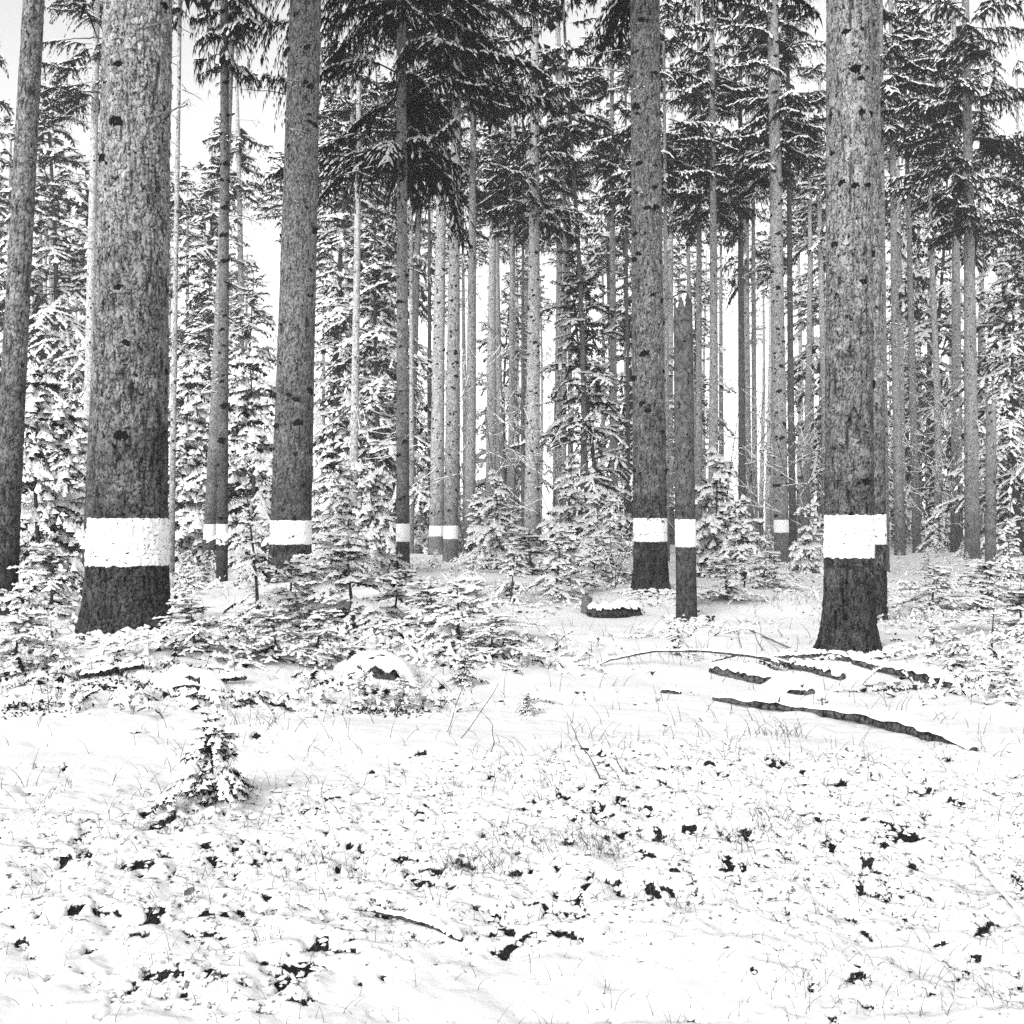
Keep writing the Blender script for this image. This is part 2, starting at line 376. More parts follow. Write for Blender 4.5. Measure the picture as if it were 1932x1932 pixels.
def knot_mesh(seed):
    n, k = 12, 5; a = np.arange(n) / n * 2 * np.pi; rs = np.linspace(1, 0.05, k)
    rr = rs[:, None] * (1 + .45 * vnoise(np.cos(a)[None] * 2.6 + 0 * rs[:, None], np.sin(a)[None] * 2.6 + rs[:, None], seed=seed + 3))
    h = np.array([-.25, .2, .38, .28, .0])[:, None] * (1 + .4 * np.sin(a)[None])
    v = np.stack([h, np.cos(a)[None] * rr, np.sin(a)[None] * rr * .8], -1)
    return mk_mesh('knot', v, [(grid_faces(k, n, True), 0)], [KNOT], True)
KNOTS = [knot_mesh(i) for i in range(4)]
def stub_mesh(seed, L, r, m, bend=.15):
    t = np.linspace(0, 1, 9); rs = np.random.default_rng(seed)
    p = np.stack([t * L, bend * L * np.sin(t * 2.2) * rs.uniform(-.4, .4), bend * L * (t**2) * rs.uniform(-1, 1)], 1) + rs.normal(0, L * .012, (9, 3))
    v, f, tt = tube(p, r * (1 - .55 * t), 6, seed, .25)
    return mk_mesh('broken_branch', v, [(f, 0), (tt, 0)], [m], True)
STUBS = [stub_mesh(1, .34, .010, PALE_TWIG), stub_mesh(2, .2, .008, TWIG), stub_mesh(3, .5, .009, TWIG, .3), stub_mesh(4, .8, .010, TWIG, .4)]

# ------------------------------------------------------------------ conifer foliage
UP = np.array([0, 0, 1.0])
def nrm(a): return a / (np.linalg.norm(a, axis=-1, keepdims=True) + 1e-9)
class Foliage:
    """collects needle sprays, snow and wood as plain arrays"""
    def __init__(s, seed): s.r = np.random.default_rng(seed); s.v = []; s.q = {0: [], 1: [], 2: []}; s.t = {0: [], 1: [], 2: []}; s.n = 0
    def add(s, v, quads=None, tris=None, mi=0):
        if quads is not None and len(quads): s.q[mi].append(quads + s.n)
        if tris is not None and len(tris): s.t[mi].append(tris + s.n)
        s.v.append(v.reshape(-1, 3)); s.n += v.size // 3
    def diamonds(s, P, D, S, L, W, mi, sag=0.0):
        k = len(P)
        if not k: return
        mid = P + D * (L * .45)[:, None]
        tip = P + D * L[:, None]; tip[:, 2] -= sag * L
        v = np.stack([P, mid + S * (W * .5)[:, None], tip, mid - S * (W * .5)[:, None]], 1)
        s.add(v, np.arange(k * 4).reshape(k, 4), None, mi)
    def roofs(s, P, D, S, L, W, Hh, mi=1, under=False):
        k = len(P)
        if not k: return
        r = s.r
        a = P - D * (L * .35)[:, None]; b = P + D * (L * 1.4)[:, None]; m = P + D * (L * r.uniform(.3, .6, k))[:, None]
        lf = m + S * (W * r.uniform(.35, .65, k))[:, None] - UP * (Hh * .35)[:, None]
        rt = m - S * (W * r.uniform(.35, .65, k))[:, None] - UP * (Hh * .35)[:, None]
        tp = m + UP * Hh[:, None]
        v = np.stack([a, lf, b, rt, tp], 1); o = np.arange(k)[:, None] * 5
        if under: s.q[0].append(o + np.array([[0, 1, 2, 3]]) + s.n)
        t = np.concatenate([o + np.array([[0, 4, 1]]), o + np.array([[1, 4, 2]]), o + np.array([[2, 4, 3]]), o + np.array([[3, 4, 0]])])
        s.add(v, None, t[:, ::-1], mi)
    def wood(s, P0, P1, r0, r1, mi=2):
        k = len(P0)
        if not k: return
        D = nrm(P1 - P0); A = nrm(np.cross(D, np.array([.3, .9, .31]))); B = np.cross(D, A)
        vs_ = []
        for P, rr in ((P0, r0), (P1, r1)):
            for q in range(3):
                an = q * 2.094; vs_.append(P + (A * math.cos(an) + B * math.sin(an)) * np.asarray(rr).reshape(-1, 1))
        v = np.stack(vs_, 1); o = np.arange(k)[:, None] * 6
        f = np.concatenate([o + np.array([[0, 1, 4, 3]]), o + np.array([[1, 2, 5, 4]]), o + np.array([[2, 0, 3, 5]])])
        s.add(v, f, None, mi)
    def spray(s, P0, P1, width, snow_p, snow_w, snow_h, hang=0.0, nd=3, cover=None):
        """needles on the twig pieces P0..P1 and snow on top of them"""
        r = s.r; D = P1 - P0; L = np.linalg.norm(D, axis=1); D = nrm(D); k = len(P0)
        S = nrm(np.cross(D, UP) + r.normal(0, .05, (k, 3)))
        for i in range(nd):
            sg = (1, -1, 0, 1, -1)[i]
            off = r.uniform(0, .8, k)
            if sg == 0: dd = nrm(D * .6 - UP * r.uniform(.4, 1.0, k)[:, None] + S * r.normal(0, .25, k)[:, None])
            else: dd = nrm(D * r.uniform(.55, .9, k)[:, None] + S * sg * r.uniform(.6, 1.0, k)[:, None] - UP * (hang + r.uniform(0, .25, k))[:, None])
            sd_ = nrm(np.cross(dd, UP) + r.normal(0, .25, (k, 3)))
            ln = width * r.uniform(.7, 1.35, k) * ((.55 + 3.2 * max(hang - .15, 0) * r.uniform(.3, 1.2, k)) if sg == 0 else 1)
            s.diamonds(P0 + D * (L * off)[:, None], dd, sd_, ln, np.minimum(ln, width * 1.2) * r.uniform(.26, .42, k), 0, hang * .4)
        if snow_p > 0:
            p = snow_p if cover is None else np.clip(snow_p * cover, 0, 1)
            kk = r.random(k) < p * sstep(.88, .6, np.abs(D[:, 2]))
            if kk.any():
                n_ = kk.sum()
                s.roofs(P0[kk] + UP * (snow_h * .35), D[kk], S[kk], L[kk], snow_w * r.uniform(.6, 1.3, n_), snow_h * r.uniform(.6, 1.4, n_), 1, True)
    def twigs(s, P, D, L, droop, seg, width, snow_p, snow_w, snow_h, hang=0.0, nd=3, wood_r=0.0, cover=None):
        """a batch of curved twigs split into pieces of about seg"""
        K = int(max(1, np.ceil(L.max() / seg))); n_ = np.maximum(1, np.ceil(L / seg)).astype(int)
        ii, kk = np.nonzero(np.arange(K)[None] < n_[:, None])
        def at(u): return P[ii] + D[ii] * (L[ii] * u)[:, None] - UP * (droop[ii] * L[ii] * u * u)[:, None]
        u0 = kk / n_[ii]; u1 = (kk + 1) / n_[ii]
        A, B = at(u0), at(u1)
        s.spray(A, B, width, snow_p, snow_w, snow_h, hang, nd, None if cover is None else cover[ii])
        if wood_r: s.wood(A, B, wood_r * (1 - .7 * u0), wood_r * (1 - .7 * u1))
    def mesh(s, name, mats):
        fs = []
        for m in (0, 1, 2):
            if s.q[m]: fs.append((np.concatenate(s.q[m]), m))
            if s.t[m]: fs.append((np.concatenate(s.t[m]), m))
        return mk_mesh(name, np.concatenate(s.v), fs, mats, True)
    def branch_fan(s, P, az, L, elev, droop, sub_sp, sub_k, seg, width, snow_p, snow_w, snow_h, hang, wood_r, sub_droop, nd=3, start=.12, tipup=0.0, sub_max=9., bare=0.0):
        """boughs (arrays) with two rows of side twigs"""
        r = s.r; n_ = len(P)
        D = np.stack([np.cos(az) * np.cos(elev), np.sin(az) * np.cos(elev), np.sin(elev)], 1)
        LS = np.stack([-np.sin(az), np.cos(az), 0 * az], 1) * r.normal(0, .2, n_)[:, None]; ph = r.uniform(0, 6.28, n_)
        def at(i, u): return P[i] + D[i] * (L[i] * u)[:, None] + LS[i] * (L[i] * u * u)[:, None] - UP * (droop[i] * L[i] * u * u - tipup * L[i] * u**4 + .035 * L[i] * np.sin(u * 7 + ph[i]))[:, None]
        def tan(i, u): return nrm(D[i] - UP * (2 * droop[i] * u - 4 * tipup * u**3)[:, None])
        cov = np.clip(r.normal(1, .35, n_), .2, 1.6)
        K = 7; ii = np.repeat(np.arange(n_), K); kk = np.tile(np.arange(K), n_)
        s.wood(at(ii, kk / K), at(ii, (kk + 1) / K), wood_r * np.sqrt(L[ii]) * (1 - .85 * kk / K), wood_r * np.sqrt(L[ii]) * (1 - .85 * (kk + 1) / K))
        # needles and snow along the main axis
        m_ = np.maximum(2, np.ceil(L / seg)).astype(int); ii, kk = np.nonzero(np.arange(m_.max())[None] < m_[:, None])
        u0, u1 = kk / m_[ii], (kk + 1) / m_[ii]; ok = u0 > start + bare; ii, u0, u1 = ii[ok], u0[ok], u1[ok]
        s.spray(at(ii, u0), at(ii, u1), width, snow_p, snow_w * 1.25, snow_h * 1.2, hang, nd, cov[ii])
        # side twigs
        m_ = np.maximum(2, np.round(L * (1 - start) / sub_sp)).astype(int); ii, kk = np.nonzero(np.arange(m_.max())[None] < m_[:, None])
        for sg in (1, -1):
            u = start + (1 - start) * (kk + r.uniform(.1, .9, len(ii))) / m_[ii]; u = np.minimum(u, .985)
            ln = np.minimum(L[ii] * sub_k * ((1 - u)**.75) + seg * 1.3, sub_max) * r.uniform(.35, 1.3, len(ii))
            ln = ln * np.clip((u - start) * 5 + .35, 0, 1)
            T = tan(ii, u); S = nrm(np.cross(T, UP)) * sg
            dd = nrm(T * r.uniform(.5, .85, len(ii))[:, None] + S * r.uniform(.6, .95, len(ii))[:, None] + UP * r.normal(0.0, .24, len(ii))[:, None] + T * r.normal(0, .22, len(ii))[:, None])
            keep = r.random(len(ii)) > .14
            s.twigs(at(ii, u)[keep], dd[keep], ln[keep], (sub_droop * r.uniform(.5, 1.4, len(ii)))[keep], seg, width, snow_p, snow_w, snow_h, hang, nd, 0.0, cov[ii][keep])

FM = [NEEDLE, SNOW, TWIG]
def sapling(seed, H, spread=.42, gap=.17, seg=.05, width=.05, snow_p=.85, snow_w=.05, snow_h=.022, droop=.25, nb=5, low=.06, sub_k=.42, nd=3, sub_sp=None, col=1.0, elev_top=.75, elev_low=-.05):
    f = Foliage(seed); r = f.r
    zs = []; z = H * low
    while z < H * .97: zs.append(z); z += gap * r.uniform(.55, 1.4) * (1.0 if z < H * .7 else .8)
    P, az, L, el, dr = [], [], [], [], []
    for z in zs:
        t = z / H; n_ = nb + r.integers(-1, 2)
        for i in range(n_):
            l = (H * (1 - t)**col * spread * (1.15 - .35 * (1 - t)) + .05 * H**.5) * r.uniform(.35, 1.35) * (1 + .3 * math.sin(i / n_ * 6.283 + seed))
            if r.random() < .12: continue
            P.append((r.normal(0, .004), 0, z + r.normal(0, gap * .5))); az.append(i / n_ * 6.283 + r.normal(0, .3) + z * 7)
            L.append(l); el.append(elev_low + (elev_top - elev_low) * t**1.4 + r.normal(0, .2)); dr.append(droop * r.uniform(.4, 1.8) * (1.15 - .5 * t))
    P, az, L, el, dr = map(np.array, (P, az, L, el, dr))
    f.branch_fan(P, az, L, el, dr, sub_sp or seg * 1.5, sub_k, seg, width, snow_p, snow_w, snow_h, .15, .009 * (seg / .05)**.5, .22, nd, .1)
    fm = f.mesh('foliage', FM)
    k = 14; t = np.linspace(0, 1, k)
    pts = np.stack([.012 * H * np.sin(t * 5 + seed), .012 * H * np.sin(t * 4 + 2 * seed), -.12 * min(H, 1) + t * (H * 1.0 + .12 * min(H, 1))], 1)
    v, q, tt = tube(pts, (.012 + .009 * H) * (1 - .88 * t), 7, seed, .2)
    return fm, mk_mesh('stem', v, [(q, 0), (tt, 0)], [TWIG], True)

def crown(seed, Hc, L0, n_, seg, width, snow_p, hang, dead=14, sub_max=.8, elev=-.05, droop=.3, low_sparse=.5):
    """crown of a tall spruce; local z = 0 is its lowest live bough"""
    f = Foliage(seed); r = f.r
    u = r.random(n_)**1.35; z = u * Hc * .97
    az = r.uniform(0, 6.283, n_)
    shape = np.where(u < .25, .55 + 1.8 * u, 1.0) * (1 - u)**.75 + .06
    L = L0 * shape * r.uniform(.6, 1.2, n_)
    P = np.stack([np.cos(az) * .08, np.sin(az) * .08, z], 1)
    el = elev + .5 * u + r.normal(0, .12, n_); dr = droop * r.uniform(.5, 1.4, n_) * (1.1 - .7 * u)
    lo = z < 7.5
    for s_, w_, m in ((seg, width, lo), (seg * 2, width * 1.9, ~lo)):
        if not m.any(): continue
        f.branch_fan(P[m], az[m], L[m], el[m], dr[m], s_ * 1.15, .40, s_, w_, snow_p, s_ * .95, s_ * .45, hang, .014, 1.05, 4 if s_ == seg else 3, .14, .10, sub_max)
    # dead lower branches, thin, dusted with snow
    z = -r.random(dead)**.8 * 7.5; az = r.uniform(0, 6.283, dead); L = r.uniform(.35, 1.7, dead) * (1 + z / 14); el = r.normal(.05, .22, dead); dr = r.uniform(-.05, .35, dead)
    D = np.stack([np.cos(az) * np.cos(el), np.sin(az) * np.cos(el), np.sin(el)], 1); P = np.stack([np.cos(az) * .1, np.sin(az) * .1, z], 1)
    K = 8
    def line(P, D, L, dr, wr, sp):
        n_ = len(P)
        for k in range(K):
            a, b = k / K, (k + 1) / K
            A = P + D * (L * a)[:, None] - UP * (dr * L * a * a)[:, None]; B = P + D * (L * b)[:, None] - UP * (dr * L * b * b)[:, None]
            f.wood(A, B, wr * (1.15 - a), wr * (1.15 - b))
            m = r.random(n_) < sp
            if m.any(): f.roofs(A[m] + UP * .012, nrm(B - A)[m], nrm(np.cross(B - A, UP))[m], np.linalg.norm(B - A, axis=1)[m], np.full(m.sum(), .03), np.full(m.sum(), .016))
    line(P, D, L, dr, .011, .5)
    for _ in range(3):
        u = r.uniform(.3, .95, dead); A = P + D * (L * u)[:, None] - UP * (dr * L * u * u)[:, None]
        d2 = nrm(D + r.normal(0, .55, (dead, 3)) - UP * .15); line(A, d2, L * r.uniform(.15, .4, dead), dr, .006, .4)
    return f.mesh('crown', FM)

CROWN = {
 'A': crown(101, 13, 4.2, 80, .08, .085, .45, .62, 16, .85, -.02, .36),     # long dark arching boughs
 'B': crown(102, 13, 3.0, 60, .088, .09, .7, .58, 22, .75),
 'C': crown(103, 13, 2.0, 38, .092, .090, .6, .7, 22, .55, -.1, .3),          # hanging, sparse
 'N': crown(104, 13, 3.0, 56, .24, .26, .6, .5, 0, .8),                   # crowns far above the frame
 'F': crown(105, 14, 3.0, 44, .17, .16, .97, .35, 20, .9),                # for far trees
 'G': crown(106, 14, 2.3, 38, .17, .16, .97, .40, 22, .7),
}

# ------------------------------------------------------------------ tall trees
def build_tree(name, label, vx, wpx, vtop, d, band=None, cr='B', cy=200, bark='B', tone=1.0, group=None, knots=0, seed=1, H=26, base_z=None, snag=None, bow=.02, cs=1.0, crot=None, flake=0, cw=.04, ch=.055, taper=.027, detail=None, flare=.28, stubs=(), lump=.03):
    x = X(vx, d); z0 = (gz(x, d) if base_z is None else base_z) - .12
    r0 = wpx / 2072 * d / 2
    lean = (vtop - vx) / HOR
    zb = EYE - z0
    x0 = x                                  # axis passes x at eye level
    root = empty(name, (x0, d, z0)); tag(root, label, 'tree', group)
    if snag is not None: H = Z(snag, d) - z0
    T = Trunk(r0, zb, H, lean, taper if snag is None else .02, seed, flake, cw, ch, bow, flare, lump)
    m = {'A': BARK_A, 'B': BARK_B, 'C': BARK_C, 'D': BARK_D}[bark]
    if detail: nt_, zs = detail
    else:
        nt_ = 28 if d > 30 else 40
        zs = np.concatenate([np.linspace(0, 1.5, 16), np.linspace(1.6, min(12, H * .6), 46), np.linspace(min(12, H * .6) + .3, H, 16)]) if snag is None else np.linspace(0, H, 60)
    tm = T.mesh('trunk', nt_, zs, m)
    if snag is not None:                    # splintered top
        co = np.empty(len(tm.vertices) * 3, np.float32); tm.vertices.foreach_get('co', co); co = co.reshape(-1, 3)
        top = co[:, 2] > H - .01; an = np.arctan2(co[:, 1], co[:, 0]); co[top, 2] += .30 * vnoise(np.cos(an[top]) * 3, np.sin(an[top]) * 3, seed=seed) - .05
        tm.vertices.foreach_set('co', co.ravel()); tm.update()
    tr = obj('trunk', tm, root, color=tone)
    if band:
        zt, zbot = Z(band[0], d) - z0, Z(band[1], d) - z0
        obj('painted_band', T.band('painted_band', zbot, zt, max(nt_, 64), 40 if d < 13 else 14, PAINT), root)
    rs = random.Random(seed)
    ztop = min(H, Z(0, d) - z0 + .5)
    def on(th, z): 
        r, _ = T.rad(np.array([th]), np.array([z])); ax, ay = T.axis(np.array([z])); return float(ax[0] + r[0] * math.cos(th)), float(ay[0] + r[0] * math.sin(th)), float(r[0])
    z = 1.9
    made = 0
    while knots and z < ztop:
        for q in range(rs.randint(2, 4)):
            th = rs.uniform(-math.pi, 0) if rs.random() < .8 else rs.uniform(0, math.pi)
            zz = z + rs.uniform(-.09, .09)
            px, py, r = on(th, zz)
            k = obj('knot', rs.choice(KNOTS), root, (px, py, zz)); s = knots * rs.choice((.5, .8, 1.0, 1.2, 1.6)); k.scale = (s * .8, s, s); k.rotation_euler = (rs.uniform(-.3, .3), 0, th)
            made += 1
        z += rs.uniform(.32, .62) * (1 if d < 15 else 1.15)
    for (px_v, py_v, mi, s, el, az) in stubs:   # broken dead branches in view
        zz = Z(py_v, d) - z0; dx = X(px_v, d) - x0 - float(T.axis(np.array([zz]))[0][0])
        r = T.rad(np.array([0.]), np.array([zz]))[0][0]; th = -math.acos(max(-.98, min(.98, dx / r)))
        qx, qy, r = on(th, zz)
        b = obj('broken_branch', STUBS[mi], root, (qx, qy, zz)); b.scale = (s, s, s); b.rotation_euler = (0, -el, az)
    if cr and snag is None:
        zc = Z(cy, d) - z0
        c = obj('crown', CROWN[cr], root); ax, ay = T.axis(np.array([zc]))
        zs_ = (H * 1.02 - zc) / 13.5
        c.location = (float(ax[0]), float(ay[0]), zc); c.scale = (cs, cs, max(.6, min(1.6, zs_))); c.rotation_euler = (0, math.asin(max(-.2, min(.2, lean))), rs.uniform(0, 6.28) if crot is None else crot)
    if snag is not None:
        ax, ay = T.axis(np.array([H])); r = T.rad(np.array([0.]), np.array([H]))[0][0]
        cap = snow_lump(seed, r * .95, r * .95, r * .7); o = obj('snow_cap', cap, root, (float(ax[0]), float(ay[0]), H - .02))
    return root

def snow_lump(seed, rx, ry, h, n=18, k=7, noise_=.22):
    a = np.arange(n) / n * 2 * np.pi; t = np.linspace(0, 1, k)
    rr = np.cos(t * np.pi / 2)**.75; zz = np.sin(t * np.pi / 2)
    q = 1 + noise_ * fbm(np.cos(a)[None] * 1.4 + t[:, None], np.sin(a)[None] * 1.4 + 0 * t[:, None], seed=seed, o=3)
    v = np.stack([rx * rr[:, None] * np.cos(a)[None] * q, ry * rr[:, None] * np.sin(a)[None] * q, h * zz[:, None] * (1 + .15 * (q - 1))], -1)
    v[0, :, 2] -= .12 * h
    return mk_mesh('snow_cap', v, [(grid_faces(k, n, True), 0)], [SNOWCAP], True)

zs1 = np.concatenate([np.arange(0, 7.2, .015), np.linspace(7.5, 26, 30)])
zs9 = np.concatenate([np.arange(0, 7.8, .016), np.linspace(8.1, 26, 30)])
zs7 = np.concatenate([np.arange(0, 12.5, .03), np.linspace(12.6, 26, 20)])
build_tree('spruce_tree', 'thickest spruce trunk with the tallest white band and rough flaky bark, at left', 242, 141, 258, 10.5, (978, 1066), 'N', -520, 'A', 1.05,
           knots=.042, seed=11, flake=.013, cw=.042, ch=.05, detail=(220, zs1), taper=.030, base_z=.40, flare=.42, stubs=[(291, 77, 0, 1.1, .35, .15), (292, 242, 0, 1.2, .3, .3), (196, 78, 2, .9, .25, 2.9), (194, 180, 1, 1.2, .1, 3.2)])
build_tree('spruce_tree', 'stout banded spruce with fallen logs at its foot, at right', 1601, 88, 1598, 11.7, (972, 1052), 'N', -520, 'A', .92,
           knots=.042, seed=12, flake=.010, cw=.032, ch=.036, detail=(160, zs9), taper=.016, base_z=.10, flare=.62, stubs=[(1640, 470, 1, 1.0, .1, .2)])
build_tree('spruce_tree', 'banded spruce half hidden behind the stout banded spruce at right', 1650, 40, 1640, 16.6, (971, 1027), 'N', -250, 'A', 1.0, seed=13, flake=.009, cw=.035, ch=.06, detail=(90, zs7), flare=.3)
build_tree('spruce_tree', 'tall banded spruce dotted with knots, its foot hidden by snowy saplings', 549, 75, 580, 20.7, (982, 1027), 'B', -120, 'B', .95, knots=.06, seed=14, flake=.006, cw=.03, ch=.035, detail=(110, zs7), taper=.024, flare=.3, lump=.02,
           stubs=[(604, 255, 3, 1.2, .1, .1), (600, 178, 3, 1.4, -.15, .2), (537, 180, 3, 1.1, .1, 3.0), (604, 300, 2, 1.2, -.1, -.1)])
build_tree('spruce_tree', 'banded spruce with coarse scaly bark standing behind the rotten stump', 1227, 62, 1220, 21.2, (978, 1022), 'A', -60, 'A', .82, knots=.055, seed=15, flake=.011, cw=.05, ch=.065, detail=(110, zs7), taper=.014, flare=.42, stubs=[(1250, 130, 3, 1.2, .1, .0), (1250, 300, 2, 1.3, -.1, .1)])
build_tree('dead_snag', 'dark banded dead trunk snapped off at half height', 1295, 38, 1290, 17.9, (980, 1032), None, 0, 'D', 1.25, seed=16, snag=578, bow=.05, flare=.2)
build_tree('spruce_tree', 'unbanded leaning spruce at the left edge of the picture', 14, 46, 60, 15.0, None, 'N', -230, 'A', .8, seed=17, flake=.008, cw=.03, ch=.05, detail=(70, zs7), bow=.05)
build_tree('spruce_tree', 'slim dark banded spruce, front one of the crossing pair', 418, 21, 415, 24.5, (989, 1027), 'C', 130, 'B', .6, seed=18, cs=.7, bow=.05, knots=.05)
build_tree('spruce_tree', 'slim banded spruce, rear one of the crossing pair, leaning right', 396, 22, 439, 31, (989, 1018), 'C', 60, 'B', .95, seed=19, cs=.7)
build_tree('spruce_tree', 'slim straight banded spruce with long dark boughs, left of the twin banded trunks', 760, 25, 759, 26.6, (988, 1022), 'A', 300, 'B', .85, knots=.045, seed=20, crot=5.6, bow=.015)
build_tree('spruce_tree', 'darker front trunk of the twin banded spruces', 851, 27.5, 867, 37, (992, 1017), 'A', 200, 'C', 1.0, seed=21, knots=.05)
build_tree('spruce_tree', 'paler rear trunk of the twin banded spruces', 824, 28, 838, 46, (992, 1012), 'B', 120, 'C', 1.25, seed=22, knots=.05)
build_tree('spruce_tree', 'slim spruce with a narrow band, between the dead trunk and the stout right trunk', 1474, 27.5, 1455, 40, (981, 1005), 'B', 330, 'C', .95, seed=23, knots=.06, taper=.015)
# trunks without a band
build_tree('spruce_tree', 'pale unbanded trunk rising from the young spruces in the middle', 1003, 30, 1010, 45, None, 'B', 430, 'C', 1.3, seed=31, knots=.06)
build_tree('spruce_tree', 'unbanded trunk right of the twin banded spruces', 886, 22, 897, 50, None, 'B', 380, 'C', 1.1, seed=32)
build_tree('spruce_tree', 'grey trunk edging out behind the stout right trunk', 1671, 12.5, 1664, 34, None, 'C', 250, 'C', .7, seed=33)
build_tree('spruce_tree', 'straight trunk, first one right of the stout right trunk', 1697, 19, 1680, 48, None, 'B', 270, 'C', .8, seed=34)
build_tree('spruce_tree', 'slim leaning trunk, second one right of the stout right trunk', 1729, 15.5, 1702, 54, None, 'B', 300, 'C', .75, seed=35)
build_tree('spruce_tree', 'thick unbanded trunk near the right edge', 1834, 27, 1820, 41, None, 'A', 430, 'C', .78, seed=36, crot=2.0)
build_tree('spruce_tree', 'dark trunk close on the left of the thick right-edge trunk', 1805, 22, 1800, 52, None, 'B', 320, 'C', .8, seed=37)
build_tree('dead_snag', 'slim broken trunk without a crown beside the right-edge trunk', 1868, 19, 1866, 31, None, None, 0, 'C', .85, seed=38, snag=760, bow=.06)
build_tree('spruce_tree', 'dark slim trunk left of the narrow-banded spruce', 1400, 14.5, 1398, 46, None, 'B', 370, 'D', 1.2, seed=39)
build_tree('spruce_tree', 'thin grey trunk just left of the narrow-banded spruce', 1425, 11, 1421, 52, None, 'C', 400, 'C', 1.0, seed=40)
build_tree('spruce_tree', 'dark trunk just right of the narrow-banded spruce', 1496, 14, 1484, 47, None, 'B', 260, 'D', 1.2, seed=41)
build_tree('spruce_tree', 'grey trunk directly behind the snapped dead trunk', 1318, 14, 1317, 46, None, 'B', 420, 'C', .85, seed=42, crot=1.0)
build_tree('spruce_tree', 'grey trunk right of the snapped dead trunk', 1346, 19, 1343, 44, None, 'B', 410, 'C', .95, seed=43)
build_tree('spruce_tree', 'slim trunk peeping out right of the scaly banded spruce', 1258, 10, 1253, 40, None, 'B', 380, 'C', .8, seed=44)
build_tree('spruce_tree', 'slim trunk left of the scaly banded spruce', 1159, 16, 1155, 50, None, 'B', 330, 'C', 1.0, seed=45, crot=3.2)
build_tree('spruce_tree', 'thin dark trunk close left of the scaly banded spruce', 1187, 8, 1180, 48, None, 'C', 420, 'D', 1.3, seed=46)
build_tree('spruce_tree', 'pale trunk between the left-edge tree and the thickest trunk', 166, 22, 182, 40, None, 'B', 200, 'C', 1.4, seed=47)
build_tree('spruce_tree', 'pale slim trunk right beside the thickest trunk', 325, 11, 338, 30, None, 'C', 30, 'C', 1.25, seed=48, cs=.8)
build_tree('spruce_tree', 'trunk mostly hidden behind the thickest trunk', 172, 26, 215, 19, None, 'N', -200, 'B', .8, seed=49)
build_tree('spruce_tree', 'pale trunk in the gap right of the knotted banded spruce', 665, 17, 680, 44, None, 'B', 330, 'C', 1.45, seed=50)
build_tree('spruce_tree', 'light trunk half hidden behind the slim straight banded spruce', 776, 10, 778, 48, None, 'C', 300, 'C', 1.4, seed=51)
build_tree('spruce_tree', 'dim far trunk left of the pale middle trunk', 926, 22, 934, 62, None, 'F', 420, 'C', 1.35, seed=52)
build_tree('spruce_tree', 'narrow grey trunk close left of the pale middle trunk', 965, 13, 968, 60, None, 'G', 440, 'C', 1.2, seed=53)
build_tree('spruce_tree', 'thin dark trunk touching the pale middle trunk', 987, 8, 985, 52, None, 'G', 420, 'D', 1.6, seed=54)
build_tree('spruce_tree', 'thin trunk, first one right of the pale middle trunk', 1063, 11, 1052, 50, None, 'G', 350, 'C', .95, seed=55, bow=.1)
build_tree('spruce_tree', 'curved dark trunk in front of a dense snowy spruce', 1100, 12, 1066, 46, None, 'G', 260, 'D', 1.4, seed=56, bow=.16)
build_tree('spruce_tree', 'pale curved trunk among snowy twigs at right', 1768, 15, 1760, 60, None, 'G', 330, 'C', 1.3, seed=57, bow=.2)
build_tree('spruce_tree', 'dark slim trunk left of the pale rear twin', 812, 9, 811, 52, None, 'G', 330, 'D', 1.5, seed=58)

rs = random.Random(5)
FAR_LABEL = 'slim hazy spruce in the far depth of the forest'
def trunk_proto(seed):
    T = Trunk(.22, 1.4, 26, rs.uniform(-.012, .012), .03, seed, 0, bow=.1, lump=.04)
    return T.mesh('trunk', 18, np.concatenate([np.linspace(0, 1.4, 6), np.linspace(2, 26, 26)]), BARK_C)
TP = [trunk_proto(70 + i) for i in range(5)]
taken = []
nfar = 0
for i in range(900):
    d = rs.uniform(56, 125); vx = rs.uniform(-60, 1990)
    if any(abs(vx - a) < 10 for a in taken): continue
    if 455 < vx < 545 and d < 100: continue      # open sky left of the knotted spruce
    if 780 < vx < 806 or 1366 < vx < 1392 or 500 < vx < 540: continue
    taken.append(vx); x = X(vx, d); z0 = gz(x, d) - .1
    s = rs.uniform(.85, 1.3)
    root = empty('far_spruce', (x, d, z0), rs.uniform(0, 6.28)); root.scale = (s, s, s); tag(root, FAR_LABEL, 'tree', 'hazy far spruces')
    obj('trunk', rs.choice(TP), root, color=rs.uniform(.8, 1.3))
    c = obj('crown', CROWN[rs.choice('FG')], root, (0, 0, min(21, (Z(rs.uniform(330, 560), d) - z0) / s))); k = rs.uniform(.6, .9); c.scale = (k, k, (27 - c.location.z) / 14); c.rotation_euler = (0, 0, rs.uniform(0, 6.28))
    nfar += 1
    if nfar >= 112: break

